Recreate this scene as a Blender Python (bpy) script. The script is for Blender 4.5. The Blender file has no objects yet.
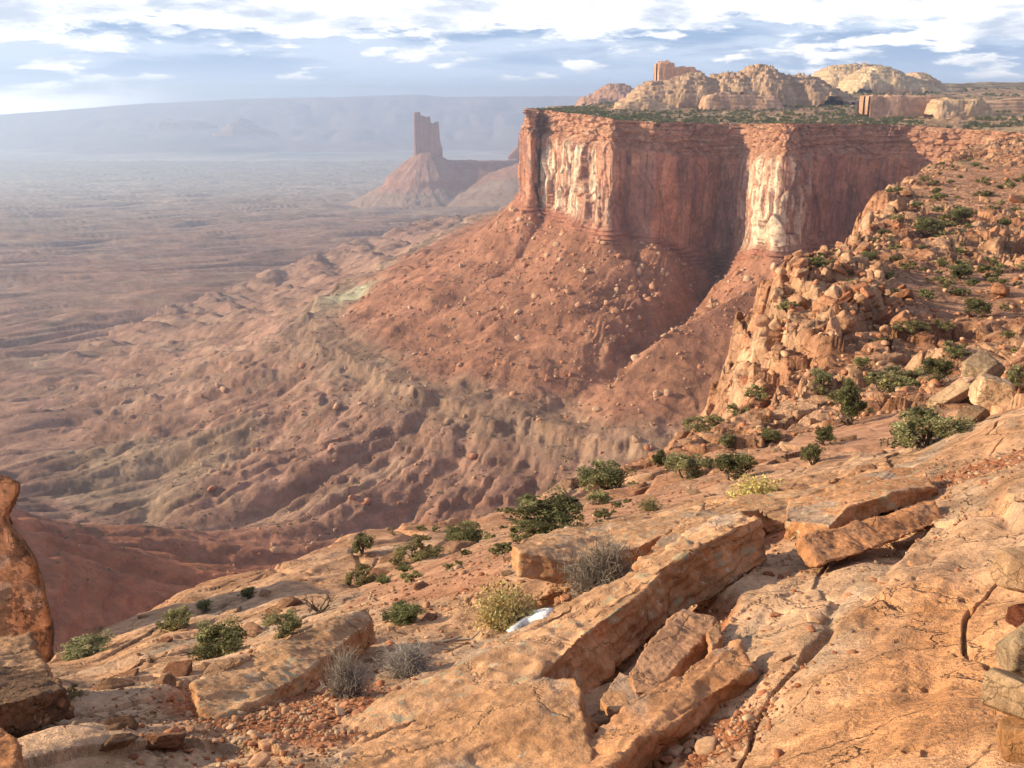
import bpy, bmesh, math, random
import numpy as np
from mathutils import Vector, Matrix
R = math.radians
Q = 1.0
C = bpy.context.scene.collection
F = 1000.0; PITCH = R(16.1); CP, SP = math.cos(PITCH), math.sin(PITCH)
rng = np.random.default_rng(7); random.seed(7)

# ------------------------------------------------------------ view geometry
def UT(px, py):
    xc = (px-512)/F; yc = -(py-384)/F
    den = CP + yc*SP
    return xc/den, (yc*CP-SP)/den
def P(px, py, D):
    u, t = UT(px, py); return np.array([u*D, D, t*D])

# ------------------------------------------------------------ noise
_perm = rng.permutation(256).astype(np.int32); PERM = np.concatenate([_perm, _perm, _perm])
_a = rng.random(256)*2*np.pi; GX, GY = np.cos(_a), np.sin(_a)
_g3 = rng.normal(size=(256, 3)); _g3 /= np.linalg.norm(_g3, axis=1)[:, None]
def perlin2(x, y, seed=0):
    x = x + seed*17.31; y = y + seed*9.73
    xi = np.floor(x).astype(np.int64); yi = np.floor(y).astype(np.int64)
    xf = x-xi; yf = y-yi; xi &= 255; yi &= 255
    u = xf*xf*xf*(xf*(xf*6-15)+10); v = yf*yf*yf*(yf*(yf*6-15)+10)
    def g(ix, iy, dx, dy):
        h = PERM[(PERM[ix & 255]+iy) & 255]; return GX[h]*dx+GY[h]*dy
    a = g(xi, yi, xf, yf); b = g(xi+1, yi, xf-1, yf); c = g(xi, yi+1, xf, yf-1); d = g(xi+1, yi+1, xf-1, yf-1)
    return 1.4*((a+(b-a)*u)+((c+(d-c)*u)-(a+(b-a)*u))*v)
def perlin3(x, y, z, seed=0):
    x = x+seed*7.31; y = y+seed*3.73; z = z+seed*5.17
    xi = np.floor(x).astype(np.int64); yi = np.floor(y).astype(np.int64); zi = np.floor(z).astype(np.int64)
    xf = x-xi; yf = y-yi; zf = z-zi
    f = lambda t: t*t*t*(t*(t*6-15)+10)
    u, v, w = f(xf), f(yf), f(zf)
    def g(i, j, k):
        h = PERM[(PERM[(PERM[(xi+i) & 255]+yi+j) & 255]+zi+k) & 255]
        return _g3[h, 0]*(xf-i)+_g3[h, 1]*(yf-j)+_g3[h, 2]*(zf-k)
    l = lambda a, b, t: a+(b-a)*t
    return 1.4*l(l(l(g(0,0,0), g(1,0,0), u), l(g(0,1,0), g(1,1,0), u), v), l(l(g(0,0,1), g(1,0,1), u), l(g(0,1,1), g(1,1,1), u), v), w)
def fbm2(x, y, o=4, seed=0, gain=.5, lac=2.03):
    s = 0; a = 1; n = 0
    for i in range(o):
        s = s+a*perlin2(x, y, seed+i); n += a; a *= gain; x = x*lac; y = y*lac
    return s/n
def ridge2(x, y, o=4, seed=0, gain=.5, lac=2.03):
    s = 0; a = 1; n = 0; w = 1
    for i in range(o):
        r = 1-np.abs(perlin2(x, y, seed+i))*1.5; r = np.clip(r, 0, 1)**2
        s = s+a*r*w; w = np.clip(r*1.6, 0, 1); n += a; a *= gain; x = x*lac; y = y*lac
    return s/n
def fbm3(x, y, z, o=4, seed=0, gain=.5):
    s = 0; a = 1; n = 0
    for i in range(o):
        s = s+a*perlin3(x, y, z, seed+i); n += a; a *= gain; x = x*2.03; y = y*2.03; z = z*2.03
    return s/n
def worley2(x, y, seed=0):
    xi = np.floor(x).astype(np.int64); yi = np.floor(y).astype(np.int64)
    f1 = np.full(x.shape, 9.); f2 = np.full(x.shape, 9.); cid = np.zeros(x.shape)
    for dx in (-1, 0, 1):
        for dy in (-1, 0, 1):
            h = PERM[(PERM[(xi+dx+seed*13) & 255]+yi+dy) & 255]; h2 = PERM[h+1]
            d = np.hypot(xi+dx+.1+.8*h/255.-x, yi+dy+.1+.8*h2/255.-y)
            m = d < f1
            f2 = np.where(m, f1, np.minimum(f2, d)); cid = np.where(m, PERM[h2+3]/255., cid); f1 = np.where(m, d, f1)
    return f1, f2, cid
def sstep(a, b, x):
    t = np.clip((x-a)/(b-a), 0, 1); return t*t*(3-2*t)
def lerp(a, b, t): return a+(b-a)*t

# ------------------------------------------------------------ thin plate spline on (u, ln y)
class TPS:
    def __init__(s, pts, vals, lam=1e-4, us=2.2):
        s.us = us; p = np.array(pts, float); p = np.c_[p[:, 0]*us, np.log(p[:, 1])]; s.p = p; n = len(p)
        r = np.hypot(p[:, None, 0]-p[None, :, 0], p[:, None, 1]-p[None, :, 1])
        K = s.k(r)+lam*np.eye(n); Pm = np.c_[np.ones(n), p]
        A = np.zeros((n+3, n+3)); A[:n, :n] = K; A[:n, n:] = Pm; A[n:, :n] = Pm.T
        sol = np.linalg.solve(A, np.r_[np.array(vals, float), 0, 0, 0]); s.w = sol[:n]; s.c = sol[n:]
    def k(s, r): return r*r*np.log(r+1e-9)
    def __call__(s, u, y):
        a = u*s.us; b = np.log(y); o = s.c[0]+s.c[1]*a+s.c[2]*b
        for i in range(len(s.p)):
            r2 = (a-s.p[i, 0])**2+(b-s.p[i, 1])**2
            o = o+s.w[i]*.5*r2*np.log(r2+1e-12)
        return o
def tps_from(px):     # rows of px, py, D
    pts = []; vals = []
    for a, b, D in px:
        u, t = UT(a, b); pts.append((u, D)); vals.append(t)
    return TPS(pts, vals)

PLATEAU = [
 (850,768,2.9),(1000,768,2.4),(1100,768,2.3),(1000,640,3.7),(1100,600,3.8),(900,640,4.3),(1024,520,6.3),(760,768,3.3),(600,768,4.0),
 (1024,412,13),(1100,380,14),(950,450,12),(860,545,7.2),(760,600,6.2),(700,680,4.9),(800,690,4.0),
 (650,640,6.2),(570,700,5.0),(480,690,5.4),(400,740,4.1),(300,768,3.6),(150,768,3.5),(0,768,3.5),(-100,768,3.5),
 (60,720,4.6),(200,720,4.7),(280,740,4.15),(345,680,6.2),(430,640,7.9),(370,625,8.9),(530,622,8.3),(600,590,8.6),(560,560,10.5),
 (700,530,10.5),(800,510,9.8),(900,500,9.3),(960,470,10.2),(720,500,13),(790,480,14),(640,520,15),(545,530,18),(470,545,20),(860,465,14.5),
 (410,560,19.5),(360,580,18.5),(310,600,16),(215,645,13),(150,650,13),(110,665,13),(0,690,8),(-80,680,7),
 (330,555,21.5),(450,530,26),(560,492,36),(620,475,42),(685,475,34),(740,475,27),(760,450,36),(820,455,26),(920,448,25),(980,420,28),(1040,400,30),
 (700,435,56),(745,420,66),(800,430,48),(850,415,46),(800,385,66),(850,385,60),(900,392,50),(770,345,84),(760,400,71),
 (935,378,58),(1000,350,62),(1060,330,65),
 (850,350,72),(860,300,84),(810,330,80),(805,268,100),(830,262,108),(900,300,88),(900,340,74),(960,330,80),(1000,300,92),(1060,290,95),
 (880,247,130),(960,270,112),(1030,240,140),(900,215,170),(960,215,170),(890,195,200),(925,176,260),(1000,190,230),(1060,180,240),
 (960,160,330),(1024,150,350),(1100,145,360),(1024,143,460),
 (530,111,1160),(545,113,1120),(605,121,1010),(690,125,1030),(740,126,1065),(790,125,965),(880,127,1010),(960,134,900),(1030,128,750),(1100,135,600),
 (600,108,1500),(700,108,1500),(800,106,1500),(900,110,1350),(1000,110,1250),(1100,112,1200),
 (560,107,1700),(650,97,2100),(800,90,2300),(930,86,2600),(1024,83,2700),(1100,82,2700),(600,103,2200),(560,106,2400)]
plateau_T = tps_from(PLATEAU)
def plateau_z(x, y): return plateau_T(x/y, y)*y

# near rim edge (plateau is to the right / near side), as plan points
def plan(l): return np.array([P(a, b, d)[:2] for a, b, d in l])
NEAR_EDGE = plan([(-250,690,5.0),(-60,672,9.5),(40,650,14.5),(110,640,18.5),(200,600,21),(265,582,21.5),(330,552,24),(400,545,27),(455,528,30),(520,512,35),(560,492,41),(625,470,50),(690,434,60),(745,413,74),
 (752,380,80),(762,335,92),(795,275,106),(805,255,118),(870,245,150),(884,215,195),(886,195,225),(925,172,290),(965,155,420),(1000,150,560),(1060,145,640)])
CL = [(640,108,2600),(580,110,1900),(545,111,1500),(521,110,1290),(522,111,1175),(531,112,1140),(541,112,1180),(546,113,1150),(560,115,1118),(572,116,1098),(580,117,1050),(600,120,1022),(612,122,1005),(632,123,1022),(655,125,1008),(690,125,1030),(722,126,1068),(738,126,1070),(744,126,1045),(756,126,970),(770,126,925),(786,126,892),(800,126,898),
 (815,126,965),(860,126,1000),(910,128,1000),(960,132,960),(1010,135,860),(1060,145,720)]
CLIFF = plan(CL)
def polyline_dist(pl, x, y):
    best = np.full(x.shape, 1e18); side = np.zeros(x.shape); ss = np.zeros(x.shape); acc = 0
    for i in range(len(pl)-1):
        a, b = pl[i], pl[i+1]; d = b-a; L = np.hypot(*d)
        t = np.clip(((x-a[0])*d[0]+(y-a[1])*d[1])/L**2, 0, 1)
        dx = x-a[0]-t*d[0]; dy = y-a[1]-t*d[1]; q = dx*dx+dy*dy
        m = q < best; best = np.where(m, q, best)
        ss = np.where(m, acc+t*L, ss); acc += L
    return np.sqrt(best), ss
POLY = np.vstack([NEAR_EDGE, CLIFF[::-1], [[600, 6000], [6000, 6000], [6000, -50], [-2, -50], [-8,-20]]])
def inside(poly, x, y):
    c = np.zeros(x.shape, bool); n = len(poly); j = n-1
    for i in range(n):
        xi, yi = poly[i]; xj, yj = poly[j]
        if yi != yj:
            m = ((yi > y) != (yj > y)) & (x < (xj-xi)*(y-yi)/(yj-yi)+xi); c ^= m
        j = i
    return c

# ------------------------------------------------------------ object helpers
def tag(o, label=None, cat=None, group=None, kind=None):
    if label: o['label'] = label
    if cat: o['category'] = cat
    if group: o['group'] = group
    if kind: o['kind'] = kind
    return o
def mesh_np(name, V, Fq, col=None, smooth=True):
    me = bpy.data.meshes.new(name); V = np.asarray(V, np.float32); Fq = np.asarray(Fq, np.int32)
    k = Fq.shape[1]
    me.vertices.add(len(V)); me.vertices.foreach_set('co', V.ravel())
    me.loops.add(Fq.size); me.loops.foreach_set('vertex_index', Fq.ravel())
    me.polygons.add(len(Fq)); me.polygons.foreach_set('loop_start', np.arange(0, Fq.size, k, dtype=np.int32))
    me.polygons.foreach_set('loop_total', np.full(len(Fq), k, np.int32))
    if smooth: me.polygons.foreach_set('use_smooth', np.ones(len(Fq), bool))
    me.update(calc_edges=True)
    if col is not None: set_col(me, col)
    return me
def set_col(me, col):
    a = me.color_attributes.new('Col', 'FLOAT_COLOR', 'POINT'); c = np.ones((len(me.vertices), 4), np.float32); c[:, :col.shape[1]] = col
    a.data.foreach_set('color', c.ravel())
def link(name, me, mat=None, parent=None, loc=None, rot=None, scale=None):
    o = bpy.data.objects.new(name, me); C.objects.link(o)
    if mat is not None and len(me.materials) == 0: me.materials.append(mat)
    if parent: o.parent = parent
    if loc is not None: o.location = loc
    if rot is not None: o.rotation_euler = rot
    if scale is not None: o.scale = scale
    return o
def grid_faces(nr, nc):
    i = np.arange(nr-1)[:, None]*nc+np.arange(nc-1)[None, :]
    return np.stack([i, i+1, i+nc+1, i+nc], -1).reshape(-1, 4)
def compact(V, Fq, col):
    used = np.zeros(len(V), bool); used[Fq.ravel()] = True; idx = np.cumsum(used)-1
    return V[used], idx[Fq], (col[used] if col is not None else None)

# ------------------------------------------------------------ materials
def mat_new(name):
    m = bpy.data.materials.new(name); m.use_nodes = True; nt = m.node_tree; return m, nt, nt.nodes['Principled BSDF']
def N(nt, t, **kw):
    n = nt.nodes.new(t)
    for k, v in kw.items():
        if k in n.inputs.keys(): n.inputs[k].default_value = v
        else: setattr(n, k, v)
    return n
def rock_mat(name, scale, bump=.6, base=None, var=.35, dark=(.5,.4,.35), attr=True, rough=.9, dist=None, coord='Position', spots=None, rand=0, crack=0):
    """base colour from the vertex attribute (or a constant) varied by noise, with layered bump. scale = size in metres of main grain"""
    m, nt, b = mat_new(name); L = nt.links.new
    b.inputs['Roughness'].default_value = rough; b.inputs['Specular IOR Level'].default_value = .15
    if coord == 'Position': co = N(nt, 'ShaderNodeNewGeometry').outputs['Position']
    else: co = N(nt, 'ShaderNodeTexCoord').outputs['Object']
    def noise(s, det, ro=.6, dis=0.):
        n = N(nt, 'ShaderNodeTexNoise', Scale=s, Detail=det, Roughness=ro, Distortion=dis); L(co, n.inputs['Vector']); return n.outputs['Fac']
    n1 = noise(.3/scale, 6, .65, .4); n2 = noise(3/scale, 5, .7); n3 = noise(16/scale, 3, .7)
    if attr: src = N(nt, 'ShaderNodeAttribute', attribute_name='Col').outputs['Color']
    else:
        rgb = N(nt, 'ShaderNodeRGB'); rgb.outputs[0].default_value = (*base, 1); src = rgb.outputs[0]
    def mulmix(src, fac, lo, hi, c0, c1):
        r = N(nt, 'ShaderNodeValToRGB'); r.color_ramp.elements[0].position = lo; r.color_ramp.elements[1].position = hi
        r.color_ramp.elements[0].color = (*c0, 1); r.color_ramp.elements[1].color = (*c1, 1); L(fac, r.inputs[0])
        x = N(nt, 'ShaderNodeMix', data_type='RGBA', blend_type='MULTIPLY'); x.inputs['Factor'].default_value = 1
        L(src, x.inputs[6]); L(r.outputs[0], x.inputs[7]); return x.outputs[2]
    lo = 1-var; hi = 1+var*.6
    c = mulmix(src, n1, .35, .65, (lo, lo*.94, lo*.9), (hi, hi, hi))
    c = mulmix(c, n2, .3, .7, (1-var*.6,)*3, (1+var*.4,)*3)
    c = mulmix(c, n3, .3, .7, (1-var*.5,)*3, (1+var*.35,)*3)
    pr = N(nt, 'ShaderNodeMapRange'); pr.inputs[1].default_value = .49; pr.inputs[2].default_value = .53; pr.inputs[3].default_value = 1+var*.28; pr.inputs[4].default_value = 1-var*.28
    n4 = noise(1.1/scale, 8, .72); L(n4, pr.inputs[0]); sc_ = N(nt, 'ShaderNodeVectorMath', operation='SCALE'); L(c, sc_.inputs[0]); L(pr.outputs[0], sc_.inputs['Scale']); c = sc_.outputs[0]
    crk = None
    if crack:
        wn = N(nt, 'ShaderNodeTexNoise', Scale=.8/crack, Detail=6., Roughness=.65); L(co, wn.inputs['Vector'])
        wa = N(nt, 'ShaderNodeVectorMath', operation='MULTIPLY_ADD'); wa.inputs[1].default_value = (crack*1.1,)*3; L(wn.outputs['Color'], wa.inputs[0]); L(co, wa.inputs[2])
        mp = N(nt, 'ShaderNodeMapping'); mp.inputs['Scale'].default_value = (1, 1, 2.2); L(wa.outputs[0], mp.inputs[0])
        vo = N(nt, 'ShaderNodeTexVoronoi', feature='DISTANCE_TO_EDGE', Scale=1/crack); L(mp.outputs[0], vo.inputs['Vector'])
        cr_ = N(nt, 'ShaderNodeMapRange'); cr_.inputs[1].default_value = .0; cr_.inputs[2].default_value = .022; L(vo.outputs[0], cr_.inputs[0]); crk = cr_.outputs[0]
        cd = N(nt, 'ShaderNodeMapRange'); cd.inputs[3].default_value = .80; L(crk, cd.inputs[0]); s2 = N(nt, 'ShaderNodeVectorMath', operation='SCALE'); L(c, s2.inputs[0]); L(cd.outputs[0], s2.inputs['Scale']); c = s2.outputs[0]
    if spots:   # lichen: (colour, scale, threshold)
        for colr, s, th in spots:
            f = noise(s, 6, .75); r = N(nt, 'ShaderNodeMapRange'); r.inputs[1].default_value = th; r.inputs[2].default_value = th+.035; L(f, r.inputs[0])
            ml = N(nt, 'ShaderNodeMath', operation='MULTIPLY'); ml.inputs[1].default_value = .75; L(r.outputs[0], ml.inputs[0])
            x = N(nt, 'ShaderNodeMix', data_type='RGBA'); L(ml.outputs[0], x.inputs[0]); L(c, x.inputs[6]); x.inputs[7].default_value = (*colr, 1); c = x.outputs[2]
    if rand:
        oi = N(nt, 'ShaderNodeObjectInfo'); r = N(nt, 'ShaderNodeMapRange'); r.inputs[3].default_value = 1-rand; r.inputs[4].default_value = 1+rand
        L(oi.outputs['Random'], r.inputs[0]); x = N(nt, 'ShaderNodeVectorMath', operation='SCALE'); L(c, x.inputs[0]); L(r.outputs[0], x.inputs['Scale']); c = x.outputs[0]
    L(c, b.inputs['Base Color'])
    ad = N(nt, 'ShaderNodeMath', operation='MULTIPLY_ADD'); ad.inputs[1].default_value = .35; L(n3, ad.inputs[0]); L(n2, ad.inputs[2])
    a2 = N(nt, 'ShaderNodeMath', operation='MULTIPLY_ADD'); a2.inputs[1].default_value = -.5; L(pr.outputs[0], a2.inputs[0]); L(ad.outputs[0], a2.inputs[2]); ad = a2
    if crk is not None:
        a3 = N(nt, 'ShaderNodeMath', operation='MULTIPLY_ADD'); a3.inputs[1].default_value = .6; L(crk, a3.inputs[0]); L(ad.outputs[0], a3.inputs[2]); ad = a3
    bp = N(nt, 'ShaderNodeBump', Strength=bump, Distance=(dist or scale*.1)); L(ad.outputs[0], bp.inputs['Height']); L(bp.outputs[0], b.inputs['Normal'])
    return m

# linear albedos
PALE = np.array([.56,.345,.22]); SAND = np.array([.53,.285,.16]); RED = np.array([.40,.165,.085]); SOIL = np.array([.40,.155,.075])
ORANGE = np.array([.55,.255,.115]); GREY = np.array([.36,.31,.26]); GREEN = np.array([.26,.215,.14])

# ------------------------------------------------------------ canyon floor and talus
def lin_floor(px, py):
    u, t = UT(px, py); return -285/(t+.05)
BAS = []
def bz(px, py, z): BAS.append((px, py, z/UT(px, py)[1]))
for a in [(-150,600,-200),(-150,700,-180),(60,640,-232),(60,740,-215),(150,640,-255),(250,600,-280),(100,590,-240),(-60,540,-200),(60,556,-226),(250,740,-230),(400,740,-235),
          (150,560,-262),(60,525,-312),(200,545,-290),(200,520,-318),(300,500,-314),(300,560,-298),(400,520,-322),(430,560,-312),(600,600,-290),(600,500,-318),(800,600,-280),(800,450,-300),
          (100,480,-330),(-60,480,-328),(-150,430,-332),(200,440,-334),(0,400,-335),(300,400,-336),(450,460,-326),(1000,400,-300),(1000,600,-260)]: bz(*a)
for px_ in (-200, 0, 150, 300, 450, 650, 900, 1200):
    for D in (1500, 2200, 3300, 5000, 8000, 12500):
        BAS.append((px_, None, D))
pts = []; vals = []
for a, b, D in BAS:
    if b is None:
        u = (a-512)/F/1.02; z = -330-.05*(D-900); z = max(z, -800); pts.append((u, D)); vals.append(z/D)
    else:
        u, t = UT(a, b); pts.append((u, D)); vals.append(t)
basin_T = TPS(pts, vals)
CW = CLIFF.copy()
def cliff_base(s):   # elevation of the foot of the cliff along its length
    return CB(s)
_acc = np.r_[0, np.cumsum(np.hypot(*np.diff(CLIFF, axis=0).T))]
_bz = np.interp(np.array([c[0] for c in CL[3:]]), [521,546,600,655,690,725,745,770,800,860,1060], [-124,-126,-132,-140,-158,-168,-158,-140,-136,-146,-150]); _bz = np.r_[[-140,-140,-130], _bz]
_tz = np.array([P(*c)[2] for c in CL])
def CB(s): return np.interp(s, _acc, _bz)
def CT(s): return np.interp(s, _acc, _tz)
def basin(x, y, detail=True):
    u = x/y; z0 = basin_T(u, y)*y
    col = np.zeros(x.shape+(3,))
    # --- far floor relief
    wx = fbm2(x/460, y/460, 2, 3); wy = fbm2(x/460, y/460, 2, 9)
    X = x+wx*130; Y = y+wy*130
    th = R(27); xr = X*math.cos(th)+Y*math.sin(th); yr = -X*math.sin(th)+Y*math.cos(th)
    ew = 1-ridge2(xr/1100, yr/230, 2, 21, .35)
    er = (1-ridge2(xr/560, yr/92, 1, 31))*.62+(1-ridge2(xr/330+wy, yr/40, 1, 33))*.26+(1-ridge2(xr/170+wx, yr/26, 1, 35))*.12*sstep(2600, 1200, y)+.06*sstep(1200, 2600, y)
    far = sstep(900, 1500, y)
    amp = lerp(11, 20, sstep(800, 2600, y))*(1+.5*sstep(2500, 6000, y))
    rel = (ew-.65)*amp*1.0+(er-.62)*lerp(24, 22, far)
    fine = 1-ridge2(xr/90, yr/24, 3, 41, .4)
    # --- talus from the big cliff
    d, s = polyline_dist(CLIFF, x, y); ins = inside(POLY, x, y); d = np.where(ins, -d, d)
    ang = np.arctan2(y-1010, x-150)
    dn = d+fbm2(x/70, y/70, 4, 5)*30+ridge2(x/38, y/38, 4, 71, .5)*10-5
    cb = CB(s)
    dd = np.clip(d, 0, None)
    dj = np.clip(dn, 0, None)
    prof = np.interp(dd*.45+dj*.55, [0, 60, 150, 215, 222], [0, 44, 82, 103, 106])
    bench = -244+(fbm2(x/60, y/60, 3, 15))*5
    zt = cb-prof*( (cb-bench)/-106*-1)  # reach the bench
    k = dn
    low = np.interp(k, [222, 250, 253, 262, 300, 380, 520, 700], [0, 3, 9, 14, 30, 56, 84, 100])
    zt = np.where(k > 222, np.minimum(zt, bench)-low, zt)
    # gullies: rock ribs running down the talus, rounded spurs fanning out below the bench
    arc = np.arctan2(-(y-1040), -(x-170))*330+wx*25
    w8 = fbm2(x/40, y/40, 4, 101); w9 = fbm2(x/40, y/40, 4, 103); nm = sstep(-.25, .3, fbm2(x/90, y/90, 3, 105))
    rib = 1-ridge2(arc/26+w8*.9, d/120+wx*.3, 4, 51, .5)
    spur = .48*(1-ridge2(arc/92+wy*.4+d/700, d/1500, 1, 57))+.34*(1-ridge2(arc/38+wy*.5+d/420+w8*.12, d/900, 1, 58))+.18*(1-ridge2(arc/15+wy+w8*.25, d/330, 2, 59))
    gul = spur
    zt = zt+(rib-.6)*np.interp(k, [0, 20, 120, 215, 235, 400], [0, 3, 7, 4, 2, 4])*nm+w8*np.interp(k, [0, 30, 200], [0, 6, 7])
    zt = zt+(spur-.65)*np.interp(k, [215, 250, 330, 500, 700], [0, 5, 30, 38, 24])
    zt = zt+(fine-.6)*np.interp(k, [0, 60, 250, 400], [1.0, 2, 1, 1])
    # second debris cone with its crest, and the gully behind it
    cl_ = np.array([[262., 900.], [205, 855], [128, 818], [80, 790]]); dc_, sc__ = polyline_dist(cl_, x, y)
    crest = np.interp(sc__, [0, 70, 155, 210], [-140, -160, -192, -228])-(dc_+np.abs(w8)*9)*.62
    zt = np.where(k > 0, np.maximum(zt, crest), zt)
    gl_, sg_ = polyline_dist(np.array([[236., 1062.], [190, 968], [140, 892], [92, 838], [40, 770]]), x+w8*14, y+w9*14)
    zt = zt-np.exp(-(gl_/20)**2)*np.interp(sg_, [0, 60, 200, 330], [8, 26, 24, 6])*(crest < zt)
    near = sstep(520, 900, y)
    zb = z0+rel*lerp(.75, 1, near)+(1-near)*w8*5+(fine-.6)*3.2*sstep(2600, 1200, y)
    # near red slopes get ledges
    m = sstep(-18, 18, zt-zb); z = lerp(zb, zt, m)+4*np.exp(-((zt-zb)/18)**2)
    z = np.where(k > 640, zb, z)
    n_led = fbm2(x/200, y/140, 3, 66)
    tz = z/8.+fbm2(x/160, y/160, 3, 61)*1.4; fr = tz-np.floor(tz)
    ter = (sstep(.74, .90, fr)-fr)*8.
    tw = np.where(k > 230, 1, np.interp(k, [0, 100, 215], [.15, .15, .2]))*sstep(1500, 1050, y)*np.clip(.20+.8*n_led, .0, .55)
    z = z+ter*tw+(ridge2(X/11, Y/7, 3, 63)-.4)*.5*sstep(2200, 900, y)
    if ins.any(): z = np.where(d < -12, np.minimum(z, -170), z)
    # --- colours
    n1 = fbm2(x/260, y/260, 4, 81); n2 = fbm2(x/60, y/60, 4, 85); n3 = fbm2(x/14, y/14, 3, 87)
    c = np.array([.325,.180,.132])*(1+.35*n1+.45*n2+.3*n3)[..., None]
    pinky = np.array([.30,.19,.15]); c = lerp(c, pinky*(1+.2*n2)[..., None], (sstep(-.2, .5, fbm2(x/700, y/300, 4, 91))*.6*far)[..., None])
    c = lerp(c, np.array([.50,.42,.34])*(1+.5*fbm2(X/900, Y/260, 4, 97))[..., None], (sstep(2500, 8000, y)*.75)[..., None])  # far floor paled with distance, bright haze painted into its colour
    g = sstep(-.1, .3, n1+.7*n2+.5*np.exp(-((u+.43)/.12)**2-((np.log(y)-6.68)/.16)**2)*2-.45)*sstep(1500, 900, y)*sstep(560, 700, y)
    c = lerp(c, GREEN*1.05, (g*.42*(k > 300))[..., None])
    er_ = sstep(.42, .25, er)*sstep(3500, 1500, y); c = lerp(c, np.array([.41,.27,.19]), (er_*.45)[..., None])
    # whitish wash stains
    wv = sstep(.72, .9, 1-np.abs(perlin2(X/330, Y/110, 95))*3)*sstep(900,1300,y)
    c = lerp(c, np.array([.42,.30,.22]), (wv*.35)[..., None])
    tal = np.array([.345,.158,.098])*(1+.25*n2+.25*n3)[..., None]
    tl = sstep(235, 190, k)*(~ins)
    gt = sstep(-.05, .35, n2*.8+n1*.6)*.22*sstep(60, 150, k)
    tal = lerp(tal, np.array([.27,.17,.115]), gt[..., None])
    c = lerp(c, tal, tl[..., None])
    # pale green-grey bench rim
    br = sstep(200, 224, k)*sstep(275, 252, k)
    c = lerp(c, np.array([.30,.23,.15])*(1+.3*n3)[..., None], (br*.28)[..., None])
    bl = np.exp(-((k-268)/22)**2)*sstep(.0, .4, gul)
    c = lerp(c, np.array([.27,.2,.15]), (bl*.25)[..., None])
    pn = np.array(P(362,305,1240)); gq = np.exp(-((x-pn[0])**2+(y-pn[1])**2)/(42**2))
    c = lerp(c, np.array([.44,.41,.28])*(1+.25*n3)[..., None], np.clip(gq*1.6*sstep(165, 205, k), 0, .92)[..., None])
    sr = sstep(720, 560, y)*(k > 300)
    c = lerp(c, np.array([.37,.135,.068])*(1+.3*n2+.2*n3)[..., None], sr[..., None])
    layer = np.sin(z/2.1+n2*2)*.5+.5
    c *= (1-.14*layer*sstep(0,.5,np.abs(ter)/4))[..., None]
    return z, c
def build_basin():
    nc, nr = int(1300*Q), int(1300*Q)
    u = np.linspace(-.82, .78, nc); y = np.concatenate([np.exp(np.linspace(math.log(230), math.log(1500), int(nr*.62)))[:-1], np.exp(np.linspace(math.log(1500), math.log(13000), nr-int(nr*.62)+1))])
    U, Y = np.meshgrid(u, y); X = U*Y
    z, c = basin(X, Y)
    V = np.stack([X, Y, z], -1).reshape(-1, 3)
    Fq = grid_faces(len(y), nc)
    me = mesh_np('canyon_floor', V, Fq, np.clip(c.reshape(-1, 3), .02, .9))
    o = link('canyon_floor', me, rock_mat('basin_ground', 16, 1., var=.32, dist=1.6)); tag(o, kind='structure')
build_basin()

# ground reaching the horizon beyond the modelled basin
def build_plain():
    n = 240
    xs = np.linspace(-30000, 30000, n); ys = np.linspace(-1500, 26000, n); X, Y = np.meshgrid(xs, ys)
    z = -860+fbm2(X/3000, Y/1800, 4, 3)*38
    z = np.where(Y < 12000, z-60, z)
    me = mesh_np('plain', np.stack([X, Y, z], -1).reshape(-1, 3), grid_faces(n, n), np.tile(np.array([.52,.45,.38]), (n*n, 1)))  # ground colour raised to stand in for bright distant haze
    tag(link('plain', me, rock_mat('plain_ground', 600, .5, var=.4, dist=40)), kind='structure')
build_plain()

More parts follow.
